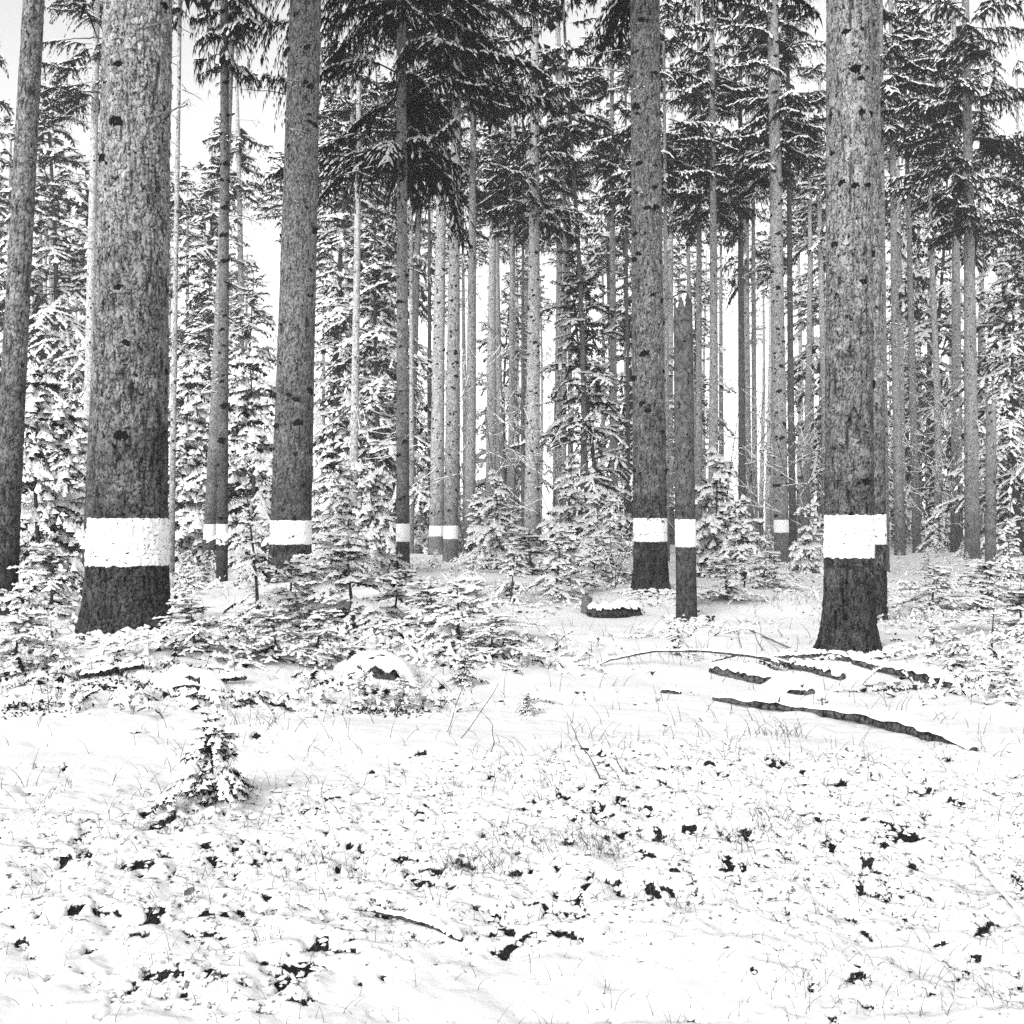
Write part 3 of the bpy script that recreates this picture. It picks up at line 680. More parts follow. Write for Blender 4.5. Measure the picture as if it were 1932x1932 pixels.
# ------------------------------------------------------------------ young spruces
SAP = {
 'tiny':  sapling(218, .45, .78, .05, .018, .022, .30, .040, .018, .45, 7, .05, .42, 5, elev_top=.55, elev_low=-.1),
 'small': sapling(202, .8, .66, .10, .030, .030, .95, .048, .028, .42, 5, .08, .5),
 'open':  sapling(203, .75, .62, .12, .030, .024, .6, .028, .015, .1, 4, .1, .34, elev_top=.6, elev_low=.1),
 'thin':  sapling(204, 1.9, .30, .19, .045, .042, .75, .044, .026, .28, 5, .15, .4),
 'mid':   sapling(205, 1.4, .62, .14, .042, .042, .95, .062, .036, .42, 5, .06, .48),
 'lad1':  sapling(206, 2.6, .42, .19, .062, .058, .97, .10, .062, .55, 6, .04, .45),
 'lad2':  sapling(207, 3.4, .36, .22, .068, .064, .97, .11, .068, .60, 6, .03, .45),
 'lad3':  sapling(208, 2.0, .5, .17, .056, .052, .97, .09, .056, .50, 6, .04, .48),
 'tree1': sapling(209, 8.0, .19, .40, .095, .095, .95, .085, .045, .62, 7, .10, .42, 3, col=.55),
 'tree2': sapling(210, 11.0, .16, .48, .115, .115, .95, .10, .05, .62, 7, .16, .40, 3, col=.55),
 'tree3': sapling(211, 6.0, .22, .32, .085, .09, .85, .075, .04, .58, 7, .05, .42, 3, col=.55),
}
def place_sap(key, x, y, s, label, group=None, name='spruce_sapling', rz=None, cat='sapling', sz=1.0, z=None):
    root = empty(name, (x, y, (float(snow_z(np.array([x]), np.array([y]))[0]) if z is None else z)), rs.uniform(0, 6.28) if rz is None else rz); root.scale = (s, s, s * sz)
    root.rotation_euler.x = rs.gauss(0, .04); root.rotation_euler.y = rs.gauss(0, .04)
    tag(root, label, cat, group)
    obj('foliage', SAP[key][0], root); obj('stem', SAP[key][1], root); return root
def sap_px(key, H0, vx, vbase, vtop, label, sz=1.0, **k):
    if key == 'mid': sz *= .78
    x, d, z = G(vx, vbase); h = (vbase - vtop) / 2072 * d
    return place_sap(key, x, d, h / H0 / sz, label, sz=sz, **k)
fir = sap_px('tiny', .45, 403, 1508, 1345, 'tiny dark spruce under a thick snow cap, alone in the foreground snow', rz=0.0)
for i, (a_, b_, c_, rx_, ry_, h_) in enumerate([(-.02, .0, .42, .10, .06, .03), (-.13, -.02, .37, .10, .05, .03), (-.22, -.04, .28, .06, .04, .03), (.12, .0, .38, .09, .05, .025), (-.08, -.13, .2, .05, .04, .04)]):
    obj('snow_cap', snow_lump(400 + i, rx_, ry_, h_, 22, 7, .7), fir, (a_, b_, c_))
sap_px('small', .8, 60, 1222, 1085, 'low spread snowy sapling left of the thickest trunk')
sap_px('thin', 1.9, 486, 1200, 905, 'thin upright sapling in front of the knotted banded spruce')
sap_px('mid', 1.4, 545, 1190, 1058, 'dense dark-hearted sapling at the foot of the knotted banded spruce', sz=.62)
sap_px('mid', 1.4, 663, 1195, 1008, 'broad snowy sapling behind the snow-capped stump', sz=.8)
sap_px('mid', 1.4, 868, 1222, 1092, 'wide sapling with a dark hollow under it, right of the snow-capped stump', sz=.6)
sap_px('small', .8, 450, 1240, 1150, 'sagging sapling between the thickest trunk and the sapling clump', sz=.7)
sap_px('mid', 1.4, 745, 1180, 1075, 'snow-bowed sapling in the middle of the sapling clump', sz=.7)
sap_px('tiny', .45, 873, 1292, 1236, 'little snow-hooded seedling below the sapling clump')
sap_px('small', .8, 690, 1335, 1262, 'messy little sapling below the snow-capped stump', sz=.7)
sap_px('tiny', .45, 995, 1345, 1308, 'little seedling left of the bare curved stem')
sap_px('open', .75, 1872, 1235, 1128, 'sparse open-branched sapling near the right edge')
sap_px('small', .8, 1800, 1262, 1195, 'flattened snowy sapling left of the open-branched sapling', sz=.55)
sap_px('small', .8, 1900, 1322, 1252, 'snow-laden dark sapling at the lower right edge', sz=.55)
sap_px('small', .8, 1283, 1236, 1185, 'small sapling at the foot of the snapped dead trunk', sz=.7)
sap_px('small', .8, 965, 1140, 1040, 'lone thin sapling in front of the pale middle trunk')
sap_px('mid', 1.4, 1050, 1128, 1000, 'snowy sapling with a dark base below the pale middle trunk', sz=.9)
sap_px('small', .8, 352, 1165, 1075, 'snowy seedling on the right of the thickest trunk')
sap_px('mid', 1.4, 95, 1165, 1030, 'snow-covered sapling beside the left-edge tree', sz=.8)
for key, H0, vx, vb, vt, z_, lab in [('mid', 1.4, 600, 1160, 1050, .7, 'snowy sapling tucked between the thin upright and the broad sapling'), ('mid', 1.4, 520, 1245, 1150, .6, 'drooping sapling at the left end of the sapling clump'),
    ('mid', 1.4, 600, 1250, 1150, .6, 'snow-heavy sapling touching the snow-capped stump on its left'), ('mid', 1.4, 820, 1200, 1100, .6, 'snow-heavy sapling behind the sapling with the dark hollow'), ('mid', 1.4, 930, 1250, 1165, .55, 'low sprawling sapling right of the dark hollow'),
    ('mid', 1.4, 30, 1265, 1150, .6, 'sprawling snowy sapling at the left edge'), ('mid', 1.4, 365, 1230, 1130, .6, 'snowy sapling at the right foot of the thickest trunk'), ('mid', 1.4, 1760, 1150, 1070, .6, 'snow-covered sapling right behind the stout right trunk'), ('mid', 1.4, 1860, 1150, 1060, .6, 'snow-covered sapling in front of the broken trunk'),
    ('mid', 1.4, 1925, 1200, 1100, .6, 'snow-covered sapling cut by the right edge'), ('small', .8, 1760, 1230, 1170, .6, 'snow-flattened seedling right of the stout trunk foot'), ('small', .8, 980, 1250, 1200, .7, 'lone seedling at the right end below the clump'),
    ('mid', 1.4, 1370, 1130, 1050, .6, 'low snowy sapling right of the snapped trunk'), ('mid', 1.4, 1440, 1110, 1040, .6, 'low snowy sapling in front of the narrow-banded spruce'), ('mid', 1.4, 1120, 1100, 1010, .6, 'low snowy sapling left of the scaly trunk foot'),
    ('mid', 1.4, 1000, 1085, 1000, .6, 'low snowy sapling right below the pale middle trunk'), ('small', .8, 760, 1330, 1270, .6, 'seedling half sunk in snow, right below the snow-capped stump')]:
    sap_px(key, H0, vx, vb, vt, lab, sz=z_)
# bigger laden ones: (key, own height, vx, distance, top row, label)
for key, H0, vx, d, vt, lab in [
    ('lad2', 3.4, 78, 19, 690, 'tall heavily laden young spruce between left-edge tree and thickest trunk'),
    ('lad2', 3.4, 132, 24, 760, 'laden young spruce half hidden by the thickest trunk on its left'),
    ('lad2', 3.4, 352, 34, 690, 'snow-heavy young spruce left of the crossing pair'),
    ('lad2', 3.4, 478, 34, 655, 'pointed snow-heavy young spruce right of the crossing pair'),
    ('lad1', 2.6, 346, 33, 850, 'laden young spruce just right of the thickest trunk'),
    ('lad1', 2.6, 640, 29, 800, 'laden young spruce right of the knotted banded spruce'),
    ('lad3', 2.0, 705, 25, 880, 'bushy laden young spruce left of the slim straight banded spruce'),
    ('lad1', 2.6, 935, 30, 890, 'pyramid-shaped laden young spruce left of the pale middle trunk'),
    ('lad3', 2.0, 905, 35, 930, 'rounded laden young spruce right beside the twin banded spruces'),
    ('lad1', 2.6, 1075, 33, 870, 'laden young spruce under the curved dark trunk'),
    ('lad3', 2.0, 1125, 29, 920, 'bushy laden young spruce left of the scaly banded spruce'),
    ('lad1', 2.6, 1345, 30, 850, 'dark-hearted laden young spruce right of the snapped dead trunk'),
    ('lad3', 2.0, 1405, 27, 940, 'bushy laden young spruce left of the narrow-banded spruce'),
    ('lad3', 2.0, 1525, 34, 945, 'laden young spruce between narrow-banded spruce and stout right trunk'),
    ('lad1', 2.6, 792, 58, 870, 'laden young spruce in the gap behind the slim straight banded spruce'),
    ('lad3', 2.0, 1762, 50, 960, 'laden young spruce between the leaning trunk and the right-edge trunk'),
    ('lad3', 2.0, 1905, 26, 985, 'laden young spruce at the right edge beside the broken trunk'),
    ('tree3', 6.0, 1128, 46, 470, 'dense dark snowy spruce behind the curved dark trunk')]:
    x = X(vx, d); z = gz(x, d); h = Z(vt, d) - z
    place_sap(key, x, d, h / H0, lab, name='young_spruce', cat='young spruce')
# the thicket between and behind: nothing tells these apart
n = 0
used = []
for i in range(900):
    d = rs.uniform(21, 62) if i % 3 else rs.uniform(60, 100); vx = rs.uniform(-40, 1975); x = X(vx, d)
    if abs(vx - 1560) < 70 and d < 25: continue
    if 1080 < vx < 1200 and d < 26: continue
    if vx > 1200 and d < 26 + (vx - 1200) * .01: continue
    if any((x - a)**2 + (d - b)**2 < 1.15**2 for a, b in used): continue
    used.append((x, d)); key = rs.choice(['lad1', 'lad3', 'lad3', 'lad1', 'lad2'])
    hmax = {'lad1': 2.4, 'lad2': 3.0, 'lad3': 1.7}[key]; h0 = {'lad1': 2.6, 'lad2': 3.4, 'lad3': 2.0}[key]
    vt_lim = 860 if vx < 760 else 930 if vx < 1240 else 985; hcap = max(.7, Z(vt_lim + rs.uniform(-25, 60), d) - gz(x, d))
    for bx, bd, hw in [(242, 10.5, 80), (549, 20.7, 40), (760, 26.6, 16), (838, 40, 32), (1227, 21.2, 34), (1474, 40, 18), (405, 31, 30), (1003, 45, 18), (824, 46, 20), (1834, 41, 24), (1697, 48, 16), (1729, 54, 16), (1868, 31, 16), (1318, 46, 12), (1346, 44, 14)]:
        if d < bd and abs(vx - bx) < hw + .45 * hmax / d * 2072: hcap = min(hcap, max(.35, Z(1040, d) - gz(x, d)))
    place_sap(key, x, d, min(rs.uniform(.6, 1.15) * hmax, hcap) / h0, 'young snow-covered spruce in the thicket behind the banded trunks', 'thicket of young spruces', name='thicket_spruce', cat='young spruce')
    n += 1
    if n >= 190: break
# half-grown spruces filling the depth
LAND = [(12, 'left-edge tree'), (242, 'thickest trunk'), (415, 'crossing pair'), (560, 'knotted banded spruce'), (680, 'pale trunk in the gap'), (760, 'slim straight banded spruce'), (845, 'twin banded spruces'),
        (1003, 'pale middle trunk'), (1225, 'scaly banded spruce'), (1295, 'snapped dead trunk'), (1465, 'narrow-banded spruce'), (1605, 'stout right trunk'), (1725, 'slim leaning trunk'), (1830, 'thick right-edge trunk')]
seen_lab = {}
def where(vx):
    lv, ph = min(LAND, key=lambda q: abs(q[0] - vx)); return ('just left of the ' if vx < lv - 12 else 'just right of the ' if vx > lv + 12 else 'straight behind the ') + ph
for key, vx, d, vt in [('tree2', 105, 56, 130), ('tree2', 45, 64, 230), ('tree1', 205, 58, 330), ('tree2', 355, 62, 270), ('tree1', 385, 52, 470), ('tree1', 470, 50, 520),
                       ('tree2', 640, 58, 210), ('tree1', 705, 50, 380), ('tree2', 722, 75, 130), ('tree1', 950, 85, 520), ('tree2', 1190, 70, 300),
                       ('tree1', 1292, 75, 520), ('tree2', 1555, 74, 260), ('tree2', 1760, 72, 300), ('tree1', 1695, 75, 470),
                       ('tree2', 1895, 58, 220), ('tree1', 1925, 46, 450), ('tree3', 1640, 62, 640)]:
    H0 = {'tree1': 8., 'tree2': 11., 'tree3': 6.}[key]; x = X(vx, d); z = gz(x, d); h = Z(vt, d) - z
    lab = ('tall' if h > 14 else 'shorter') + ' half-grown snowy spruce far back, ' + where(vx)
    if lab in seen_lab: lab = lab.replace('far back', 'deeper back')
    if lab in seen_lab: lab = lab.replace('snowy', 'dusky')
    seen_lab[lab] = 1
    place_sap(key, x, d, h / H0, lab, 'half-grown spruces', name='half_grown_spruce', cat='spruce', sz=1.0)

# ------------------------------------------------------------------ bare shrubs with snow on their twigs
def shrub(seed, H, n_):
    f = Foliage(seed); r = f.r
    def rec(P, D, L, rad, depth):
        K = 7; A = P
        pts = [P]
        for k in range(K):
            D = nrm(D + r.normal(0, .10, 3) + UP * .04); pts.append(pts[-1] + D * L / K)
        pts = np.array(pts); t = np.arange(K) / K
        f.wood(pts[:-1], pts[1:], rad * (1 - .6 * t), rad * (1 - .6 * (t + 1 / K)))
        dd = nrm(np.diff(pts, axis=0)); hz = np.abs(dd[:, 2]) < .93; m = hz & (r.random(K) < .85)
        if m.any(): f.roofs(pts[:-1][m] + UP * rad * .6, dd[m], nrm(np.cross(dd[m], UP)), np.full(m.sum(), L / K), np.full(m.sum(), max(.018, rad * 2.2)), np.full(m.sum(), .014))
        if depth:
            for _ in range(r.integers(3, 6)):
                i = r.integers(2, K + 1); rec(pts[i], nrm(dd[min(i, K - 1)] * .8 + r.normal(0, .6, 3) + UP * .1), L * r.uniform(.3, .6), rad * .55, depth - 1)
    for _ in range(n_):
        a = r.uniform(0, 6.28); rec(np.array([r.normal(0, .1), r.normal(0, .1), 0]), nrm(np.array([math.cos(a) * .28, math.sin(a) * .28, 1])), H * r.uniform(.6, 1.05), .014, 2)
    return mk_mesh('twigs', np.concatenate(f.v), [(np.concatenate(f.q[2]), 0), (np.concatenate(f.t[1]), 1)], [TWIG, SNOW])
SHR = [shrub(301, 3.2, 3), shrub(302, 4.5, 2), shrub(303, 2.0, 4)]
for i, (k, vx, d, s, lab) in enumerate([(1, 655, 36, 1.3, 'bare snow-lined shrub in front of the pale trunk in the gap'), (1, 940, 42, 1.5, 'bare snow-lined shrub left of the pale middle trunk'),
        (0, 1075, 38, 1.4, 'bare snow-lined shrub between the pale middle trunk and the curved trunk'), (2, 1160, 22, .8, 'low bare shrub left of the scaly banded spruce'),
        (0, 1540, 38, 1.5, 'bare snow-lined shrub left of the stout right trunk'), (1, 1770, 50, 1.7, 'bare snow-lined shrub under the pale curved trunk'), (1, 1900, 36, 1.4, 'bare snow-lined shrub at the right edge'),
        (0, 1440, 48, 1.6, 'bare snow-lined shrub behind the narrow-banded spruce'), (1, 500, 46, 1.8, 'bare snow-lined shrub in the bright gap left of the knotted spruce'), (0, 1370, 52, 1.6, 'bare snow-lined shrub in the bright gap right of the snapped trunk')]):
    x = X(vx, d); tag(obj('bare_shrub', SHR[k], None, (x, d, gz(x, d))), lab, 'shrub').scale = (s, s, s)

for i in range(34):
    d = rs.uniform(50, 85); vx = rs.choice([rs.uniform(300, 540), rs.uniform(780, 1200), rs.uniform(880, 1200), rs.uniform(1300, 1560), rs.uniform(1340, 1560), rs.uniform(1690, 1930)]); x = X(vx, d); q = rs.uniform(1.6, 2.8)
    o = tag(obj('far_shrub', SHR[rs.choice((0, 1, 1))], None, (x, d, gz(x, d))), 'bare snow-lined shrub far back between the hazy trunks', 'shrub', 'far snow-lined shrubs'); o.scale = (q, q, q); o.rotation_euler = (0, 0, rs.uniform(0, 6.28))
# ------------------------------------------------------------------ fallen wood and stumps
def log(name, label, pts, r0, r1, m=STICKBARK, snow=1.0, seed=1, cat='log', lift=.02, n=10, gaps=.1, twigs=0):
    P = []
    for vx, vy, up in pts:
        x, d, z = G(vx, vy); P.append((x, d, float(snow_z(np.array([x]), np.array([d]))[0]) + up - .4 * min(r0, r1)))
    P = np.array(P); K = 40; t = np.linspace(0, 1, K); ti = np.linspace(0, 1, len(P))
    q = np.stack([np.interp(t, ti, P[:, i]) for i in range(3)], 1)
    q[:, 2] += .12 * r0 * np.cumsum(np.random.default_rng(seed).normal(0, .4, K)) / 8; q[:, 0] += 0
    base = q[0].copy(); q = q - base; rad = (r0 + (r1 - r0) * t) * (1 - .3 * np.exp(-(1 - t) * 60) - .3 * np.exp(-t * 60)) * (1 + .1 * vnoise(t * 17, t * 0, seed=seed))
    v, f, tt = tube(q, rad * .85, n, seed, .4)
    root = empty(name, base); tag(root, label, cat)
    obj('wood', mk_mesh('wood', v, [(f, 0), (tt, 0)], [m], True), root)
    if snow:
        T = nrm(np.gradient(q, axis=0)); S = nrm(np.cross(T, UP)); a = np.linspace(.16, 1.02, 9) * np.pi
        jag = 1 + .35 * vnoise(t[:, None] * 26 + 0 * a, a[None] * .6 + 0 * t[:, None], seed=seed + 1)
        th = snow * np.clip(.75 + .6 * vnoise(t * 9, t * 0 + .3, seed=seed + 2), .1, 1.5) * np.minimum(1, np.minimum(t, 1 - t) * 12 + .15)
        if gaps: th = th * np.where(vnoise(t * 7, t * 0 + 5.5, seed=seed + 3) > 1 - 2 * gaps, .05, 1)
        up = np.clip(np.sin(a), 0, 1)
        aj = a[None] + .28 * vnoise(t[:, None] * 38, a[None] * 0 + 2 + 0 * t[:, None], seed=seed + 9) * np.cos(a)[None]
        rr = rad[:, None] * 1.02 + up[None]**.6 * th[:, None] * .045 * jag
        v = q[:, None] + (np.cos(aj) * rr)[..., None] * S[:, None] + (np.sin(aj) * rr)[..., None] * UP
        obj('snow_cap', mk_mesh('snow_cap', v, [(grid_faces(K, 9, False), 0)], [SNOWCAP], True), root)
    r = np.random.default_rng(seed)
    if cat == 'log':
        for i in range(4):
            k = int(r.integers(4, K - 4)); an = r.uniform(0, 6.28); dd = np.array([math.cos(an) * .5, math.sin(an) * .5 - .3, .6]); L_ = r.uniform(.07, .2)
            pp = q[k][None] + np.linspace(0, 1, 5)[:, None] * dd[None] * L_ + r.normal(0, .006, (5, 3)); v, f, tt = tube(pp, .009 * (1 - .5 * np.linspace(0, 1, 5)), 5, seed + i, .3)
            obj('branch_stub', mk_mesh('branch_stub', v, [(f, 0), (tt, 0)], [m], True), root)
    if twigs:
        fo = Foliage(seed); i = r.integers(1, K - 1, twigs); D = nrm(r.normal(0, 1, (twigs, 3)) * np.array([.5, .5, 1]) + UP * r.choice([-.8, .5], twigs)[:, None])
        L = r.uniform(.06, .26, twigs); A = q[i]
        for k in range(4):
            B = A + D * (L / 4)[:, None]; fo.wood(A, B, np.full(twigs, .0028 * (1 - k * .2)), np.full(twigs, .0028 * (.8 - k * .2))); D = nrm(D + r.normal(0, .2, (twigs, 3)) - UP * .12); A = B
        obj('side_twigs', mk_mesh('side_twigs', np.concatenate(fo.v), [(np.concatenate(fo.q[2]), 0)], [TWIG]), root)['kind'] = 'stuff'
    return root
log('fallen_log', 'long dark fallen log lying lowest in front of the stout right trunk', [(1345, 1322, .03), (1480, 1336, .05), (1620, 1366, .06), (1740, 1396, .05), (1838, 1420, .0)], .035, .05, STICKBARK, 1.1, 41)
log('fallen_log', 'snow-topped fallen log running right from the stout right trunk', [(1565, 1250, .07), (1660, 1265, .07), (1740, 1284, .07), (1812, 1303, .04)], .042, .055, STICKBARK, 1.3, 42)
log('fallen_branch', 'long bowed branch with hanging twiglets in front of the snapped trunk', [(1085, 1270, .0), (1150, 1262, .06), (1235, 1262, .15), (1330, 1268, .2), (1420, 1272, .18), (1490, 1268, .09)], .007, .019, STICKBARK, .5, 43, 'branch', twigs=90)
log('rotten_log', 'thick mossy rotting log under the bowed branch', [(1345, 1268, .04), (1420, 1285, .06), (1490, 1303, .05), (1530, 1312, .02)], .10, .085, STICKBARK, .9, 44)
log('fallen_log', 'short dark log behind the rotting log, left of the stout trunk foot', [(1490, 1262, .05), (1545, 1270, .06), (1590, 1276, .04)], .06, .07, STICKBARK, 1.4, 45)
log('fallen_branch', 'straight snowy branch lying left of the stout trunk foot', [(1455, 1247, .05), (1510, 1250, .06), (1562, 1249, .05)], .018, .022, STICKBARK, .9, 46, 'branch')
log('stick', 'straight bare stick slanting behind the bowed branch', [(1396, 1186, .06), (1450, 1212, .07), (1497, 1232, .02)], .014, .011, PALE_TWIG, 0, 47, 'stick')
log('fallen_branch', 'thin branch stub just below the bowed branch', [(1345, 1268, .1), (1400, 1262, .16), (1470, 1272, .13)], .014, .016, PALE_TWIG, .7, 48, 'branch')
log('stick', 'broken mossy stick in the lower middle foreground', [(700, 1715, .02), (760, 1742, .03), (820, 1758, .03), (872, 1772, .01)], .010, .013, ROT, .5, 49, 'stick')
log('stick', 'short grey stick left of the mossy foreground stick', [(560, 1690, .015), (590, 1712, .02), (610, 1735, .005)], .006, .005, PALE_TWIG, .2, 50, 'stick')
log('stick', 'long thin stick slanting at the lower right edge', [(1832, 1608, .03), (1880, 1680, .03), (1932, 1760, .03), (1980, 1830, .02)], .006, .009, PALE_TWIG, .3, 51, 'stick')
log('fallen_branch', 'snowy branch propped below the thickest trunk, pointing right', [(345, 1302, .03), (410, 1300, .05), (465, 1294, .05)], .016, .02, STICKBARK, .8, 52, 'branch')
log('fallen_branch', 'short thick snowy stick beside the hollow below the thickest trunk', [(325, 1282, .05), (360, 1290, .05), (392, 1296, .04)], .022, .024, STICKBARK, 1.0, 53, 'branch')
log('fallen_branch', 'dark branch half buried left below the thickest trunk', [(150, 1282, .03), (210, 1276, .04), (272, 1268, .03)], .018, .022, ROT, .9, 54, 'branch')
log('fallen_log', 'snowy log at the right edge behind the open sapling', [(1850, 1118, .06), (1900, 1128, .07), (1960, 1140, .06)], .05, .06, STICKBARK, 1.2, 55)
log('stick', 'dark stub of wood lying left of the long dark log', [(1248, 1308, .02), (1265, 1311, .03), (1284, 1314, .01)], .018, .022, ROT, .6, 56, 'stick')
def stem(label, pts, r, m=TWIG, name='withered_stalk', up=None, cat='stem'):
    x, d, z = G(*pts[0]); z = float(snow_z(np.array([x]), np.array([d]))[0]); P = [(0, 0, -.03)]
    for vx, vy in pts[1:]: P.append((X(vx, d) - x, .02 * len(P), Z(vy, d) - z))
    P = np.array(P); t = np.linspace(0, 1, 16); ti = np.linspace(0, 1, len(P)); q = np.stack([np.interp(t, ti, P[:, i]) for i in range(3)], 1)
    q[:, 0] += .006 * np.sin(t * 9); v, f, tt = tube(q, r * (1 - .5 * t), 5, 3, .2)
    tag(obj(name, mk_mesh(name, v, [(f, 0), (tt, 0)], [m], True), None, (x, d, z)), label, cat)
stem('long curved bare stem poking from the open snow in the middle', [(1138, 1472), (1110, 1425), (1090, 1398), (1078, 1373)], .004)
stem('short bare stem right of the long curved stem', [(1178, 1462), (1168, 1440), (1160, 1428)], .004)
stem('spiny bramble stem leaning right, below the sapling clump', [(840, 1390), (862, 1330), (890, 1250)], .003, name='bramble_stem')
stem('spiny bramble stem right of the other leaning bramble', [(862, 1405), (905, 1350), (940, 1290)], .003, name='bramble_stem')
stem('hooked bramble stem right of the two leaning brambles', [(920, 1430), (932, 1400), (930, 1370), (905, 1345)], .003, name='bramble_stem')
stem('pair-less upright stick behind the bowed branch', [(1400, 1228), (1396, 1205), (1393, 1192)], .008, PALE_TWIG, 'bare_stick', cat='stick')
stem('leaning upright stick behind the bowed branch, right one', [(1440, 1228), (1430, 1208), (1424, 1195)], .008, PALE_TWIG, 'bare_stick', cat='stick')

def stump(label, vx, vy, r, h, seed, cap, mo=-1.4, mw=.9, name='tree_stump', rz=0):
    x, d, z = G(vx, vy); root = empty(name, (x, d, z - .05), rz); tag(root, label, 'stump')
    n, k = 44, 14; a = np.arange(n) / n * 2 * np.pi; t = np.linspace(0, 1, k)
    q = fbm(np.cos(a)[None] * 2.2 + 0 * t[:, None], np.sin(a)[None] * 2.2 + 0 * t[:, None], t[:, None] * 1.2 + 0 * a, seed, 3); rib = vnoise(np.cos(a)[None] * 7 + 0 * t[:, None], np.sin(a)[None] * 7 + 0 * t[:, None], t[:, None] + 0 * a, seed + 5)
    rr = r * (1 + .35 * (1 - t[:, None])**2 + .22 * q + .07 * rib); hh = h * t[:, None] * (1 + .35 * vnoise(np.cos(a) * 2.5, np.sin(a) * 2.5, seed=seed + 7)[None])
    v = np.stack([rr * np.cos(a)[None], rr * np.sin(a)[None], hh], -1); vv = np.vstack([v.reshape(-1, 3), [0, 0, h * .7]]); i = np.arange(n) + (k - 1) * n
    obj('wood', mk_mesh('wood', vv, [(grid_faces(k, n, True), 0), (np.stack([i, np.roll(i, -1), np.full(n, n * k)], 1), 0)], [ROT], True), root)
    n2, k2 = 64, 16; a = np.arange(n2) / n2 * 2 * np.pi; t = np.linspace(0, 1, k2); mouth = np.exp(-((np.mod(a - mo + np.pi, 2 * np.pi) - np.pi) / mw)**4)
    ragged = 1 + (.45 if seed == 61 else .18) * fbm(np.cos(a) * 4, np.sin(a) * 4, seed=seed + 3, o=3)
    low = -.25 * h + mouth * (h * .78 + .02) * ragged; R_ = r * (1.95 - .75 * mouth)
    q = 1 + .5 * fbm(np.cos(a)[None] * 1.3 + t[:, None] * 1.5, np.sin(a)[None] * 1.3 + 0 * t[:, None], seed=seed, o=4)
    rr = R_[None] * np.cos(t * np.pi / 2)[:, None]**.7 * q; zz = low[None] + (h * .9 + cap - low[None]) * np.sin(t * np.pi / 2)[:, None]
    v = np.stack([rr * np.cos(a)[None], rr * np.sin(a)[None], zz], -1)
    v = np.concatenate([v[:1] * np.array([.8, .8, 1.0]) + np.array([0, 0, .03]) * mouth[None, :, None], v])
    obj('snow_cap', mk_mesh('snow_cap', v, [(grid_faces(k2 + 1, n2, True), 0)], [SNOWCAP], True), root)
    return root
stump('stump under a thick rounded snow cap in front of the sapling clump', 705, 1276, .22, .23, 61, .07, -1.25, .7)
log('rotten_log', 'low dark rotten log end left of the scaly banded spruce', [(1108, 1164, .10), (1140, 1166, .13), (1172, 1164, .12), (1204, 1158, .06)], .10, .13, ROT, 1.6, 62, gaps=.25)
log('wood_stub', 'upright grey stub of wood at the left end of the low rotten log', [(1104, 1160, -.05), (1106, 1158, .14), (1108, 1157, .30)], .10, .085, PALE_TWIG, 0, 63, 'stump')
stump('dark hollow root plate at the end of the rotting log', 1502, 1306, .15, .15, 64, .06, -1.6, 1.0)
stump('small snow-capped stump at the right foot of the thickest trunk', 352, 1296, .15, .13, 65, .08, -1.2, .9)

# ------------------------------------------------------------------ litter, tufts, grass and undergrowth that nobody could count
def scatter_bare(nmax, seed, thr=.5):
    r = np.random.default_rng(seed); d = np.exp(r.uniform(math.log(2.4), math.log(15), nmax)); x = r.uniform(-.6, .6, nmax) * d
    k = bare_mask(x, d) > thr; return x[k], d[k], r
x, y, r = scatter_bare(240000, 1)
n_ = min(len(x), 22000); x, y = x[:n_], y[:n_]
for vx_, vy_, sp_, k in [(440, 1325, .13, 900), (60, 1335, .14, 700), (255, 1300, .10, 500), (510, 1335, .07, 300), (1480, 1256, .10, 500), (165, 1275, .12, 500), (640, 1300, .08, 400), (1700, 1300, .1, 250), (720, 1340, .12, 500), (345, 1270, .08, 350), (30, 1290, .15, 400), (1850, 1290, .15, 600), (1180, 1140, .2, 300), (1740, 1110, .3, 300)]:
    a_, b_, c_ = G(vx_, vy_); x = np.append(x, a_ + r.normal(0, sp_ * 1.5, k)); y = np.append(y, b_ + r.normal(0, sp_, k))
for fx, fd, fr, k in [(242, 10.5, .46, 700), (1605, 11.7, .36, 1500), (1232, 21.2, .42, 700), (1296, 17.9, .22, 400), (418, 24.5, .2, 200), (1834, 41, .35, 200), (1474, 40, .34, 150)]:
    an = r.uniform(-3.3, .2, k); rr = fr * r.uniform(.9, 1.5, k)**1.2; x = np.append(x, X(fx, fd) + rr * np.cos(an)); y = np.append(y, fd + rr * np.sin(an))
n_ = len(x)
f = Foliage(3); z = snow_z(x, y); P = np.stack([x, y, z - .004], 1); D = nrm(r.normal(0, 1, (n_, 3)) * np.array([1, 1, .55]) + UP * .5); S = nrm(np.cross(D, r.normal(0, 1, (n_, 3))))
L = r.uniform(.006, .028, n_) * np.clip(y / 5, .7, 2); f.diamonds(P, D, S, L, L * r.uniform(.2, .7, n_), 0)
tag(obj('leaf_litter', mk_mesh('leaf_litter', np.concatenate(f.v), [(np.concatenate(f.q[0]), 0)], [LITTER])), 'dark leaves and moss showing through holes in the snow', 'litter', kind='stuff')
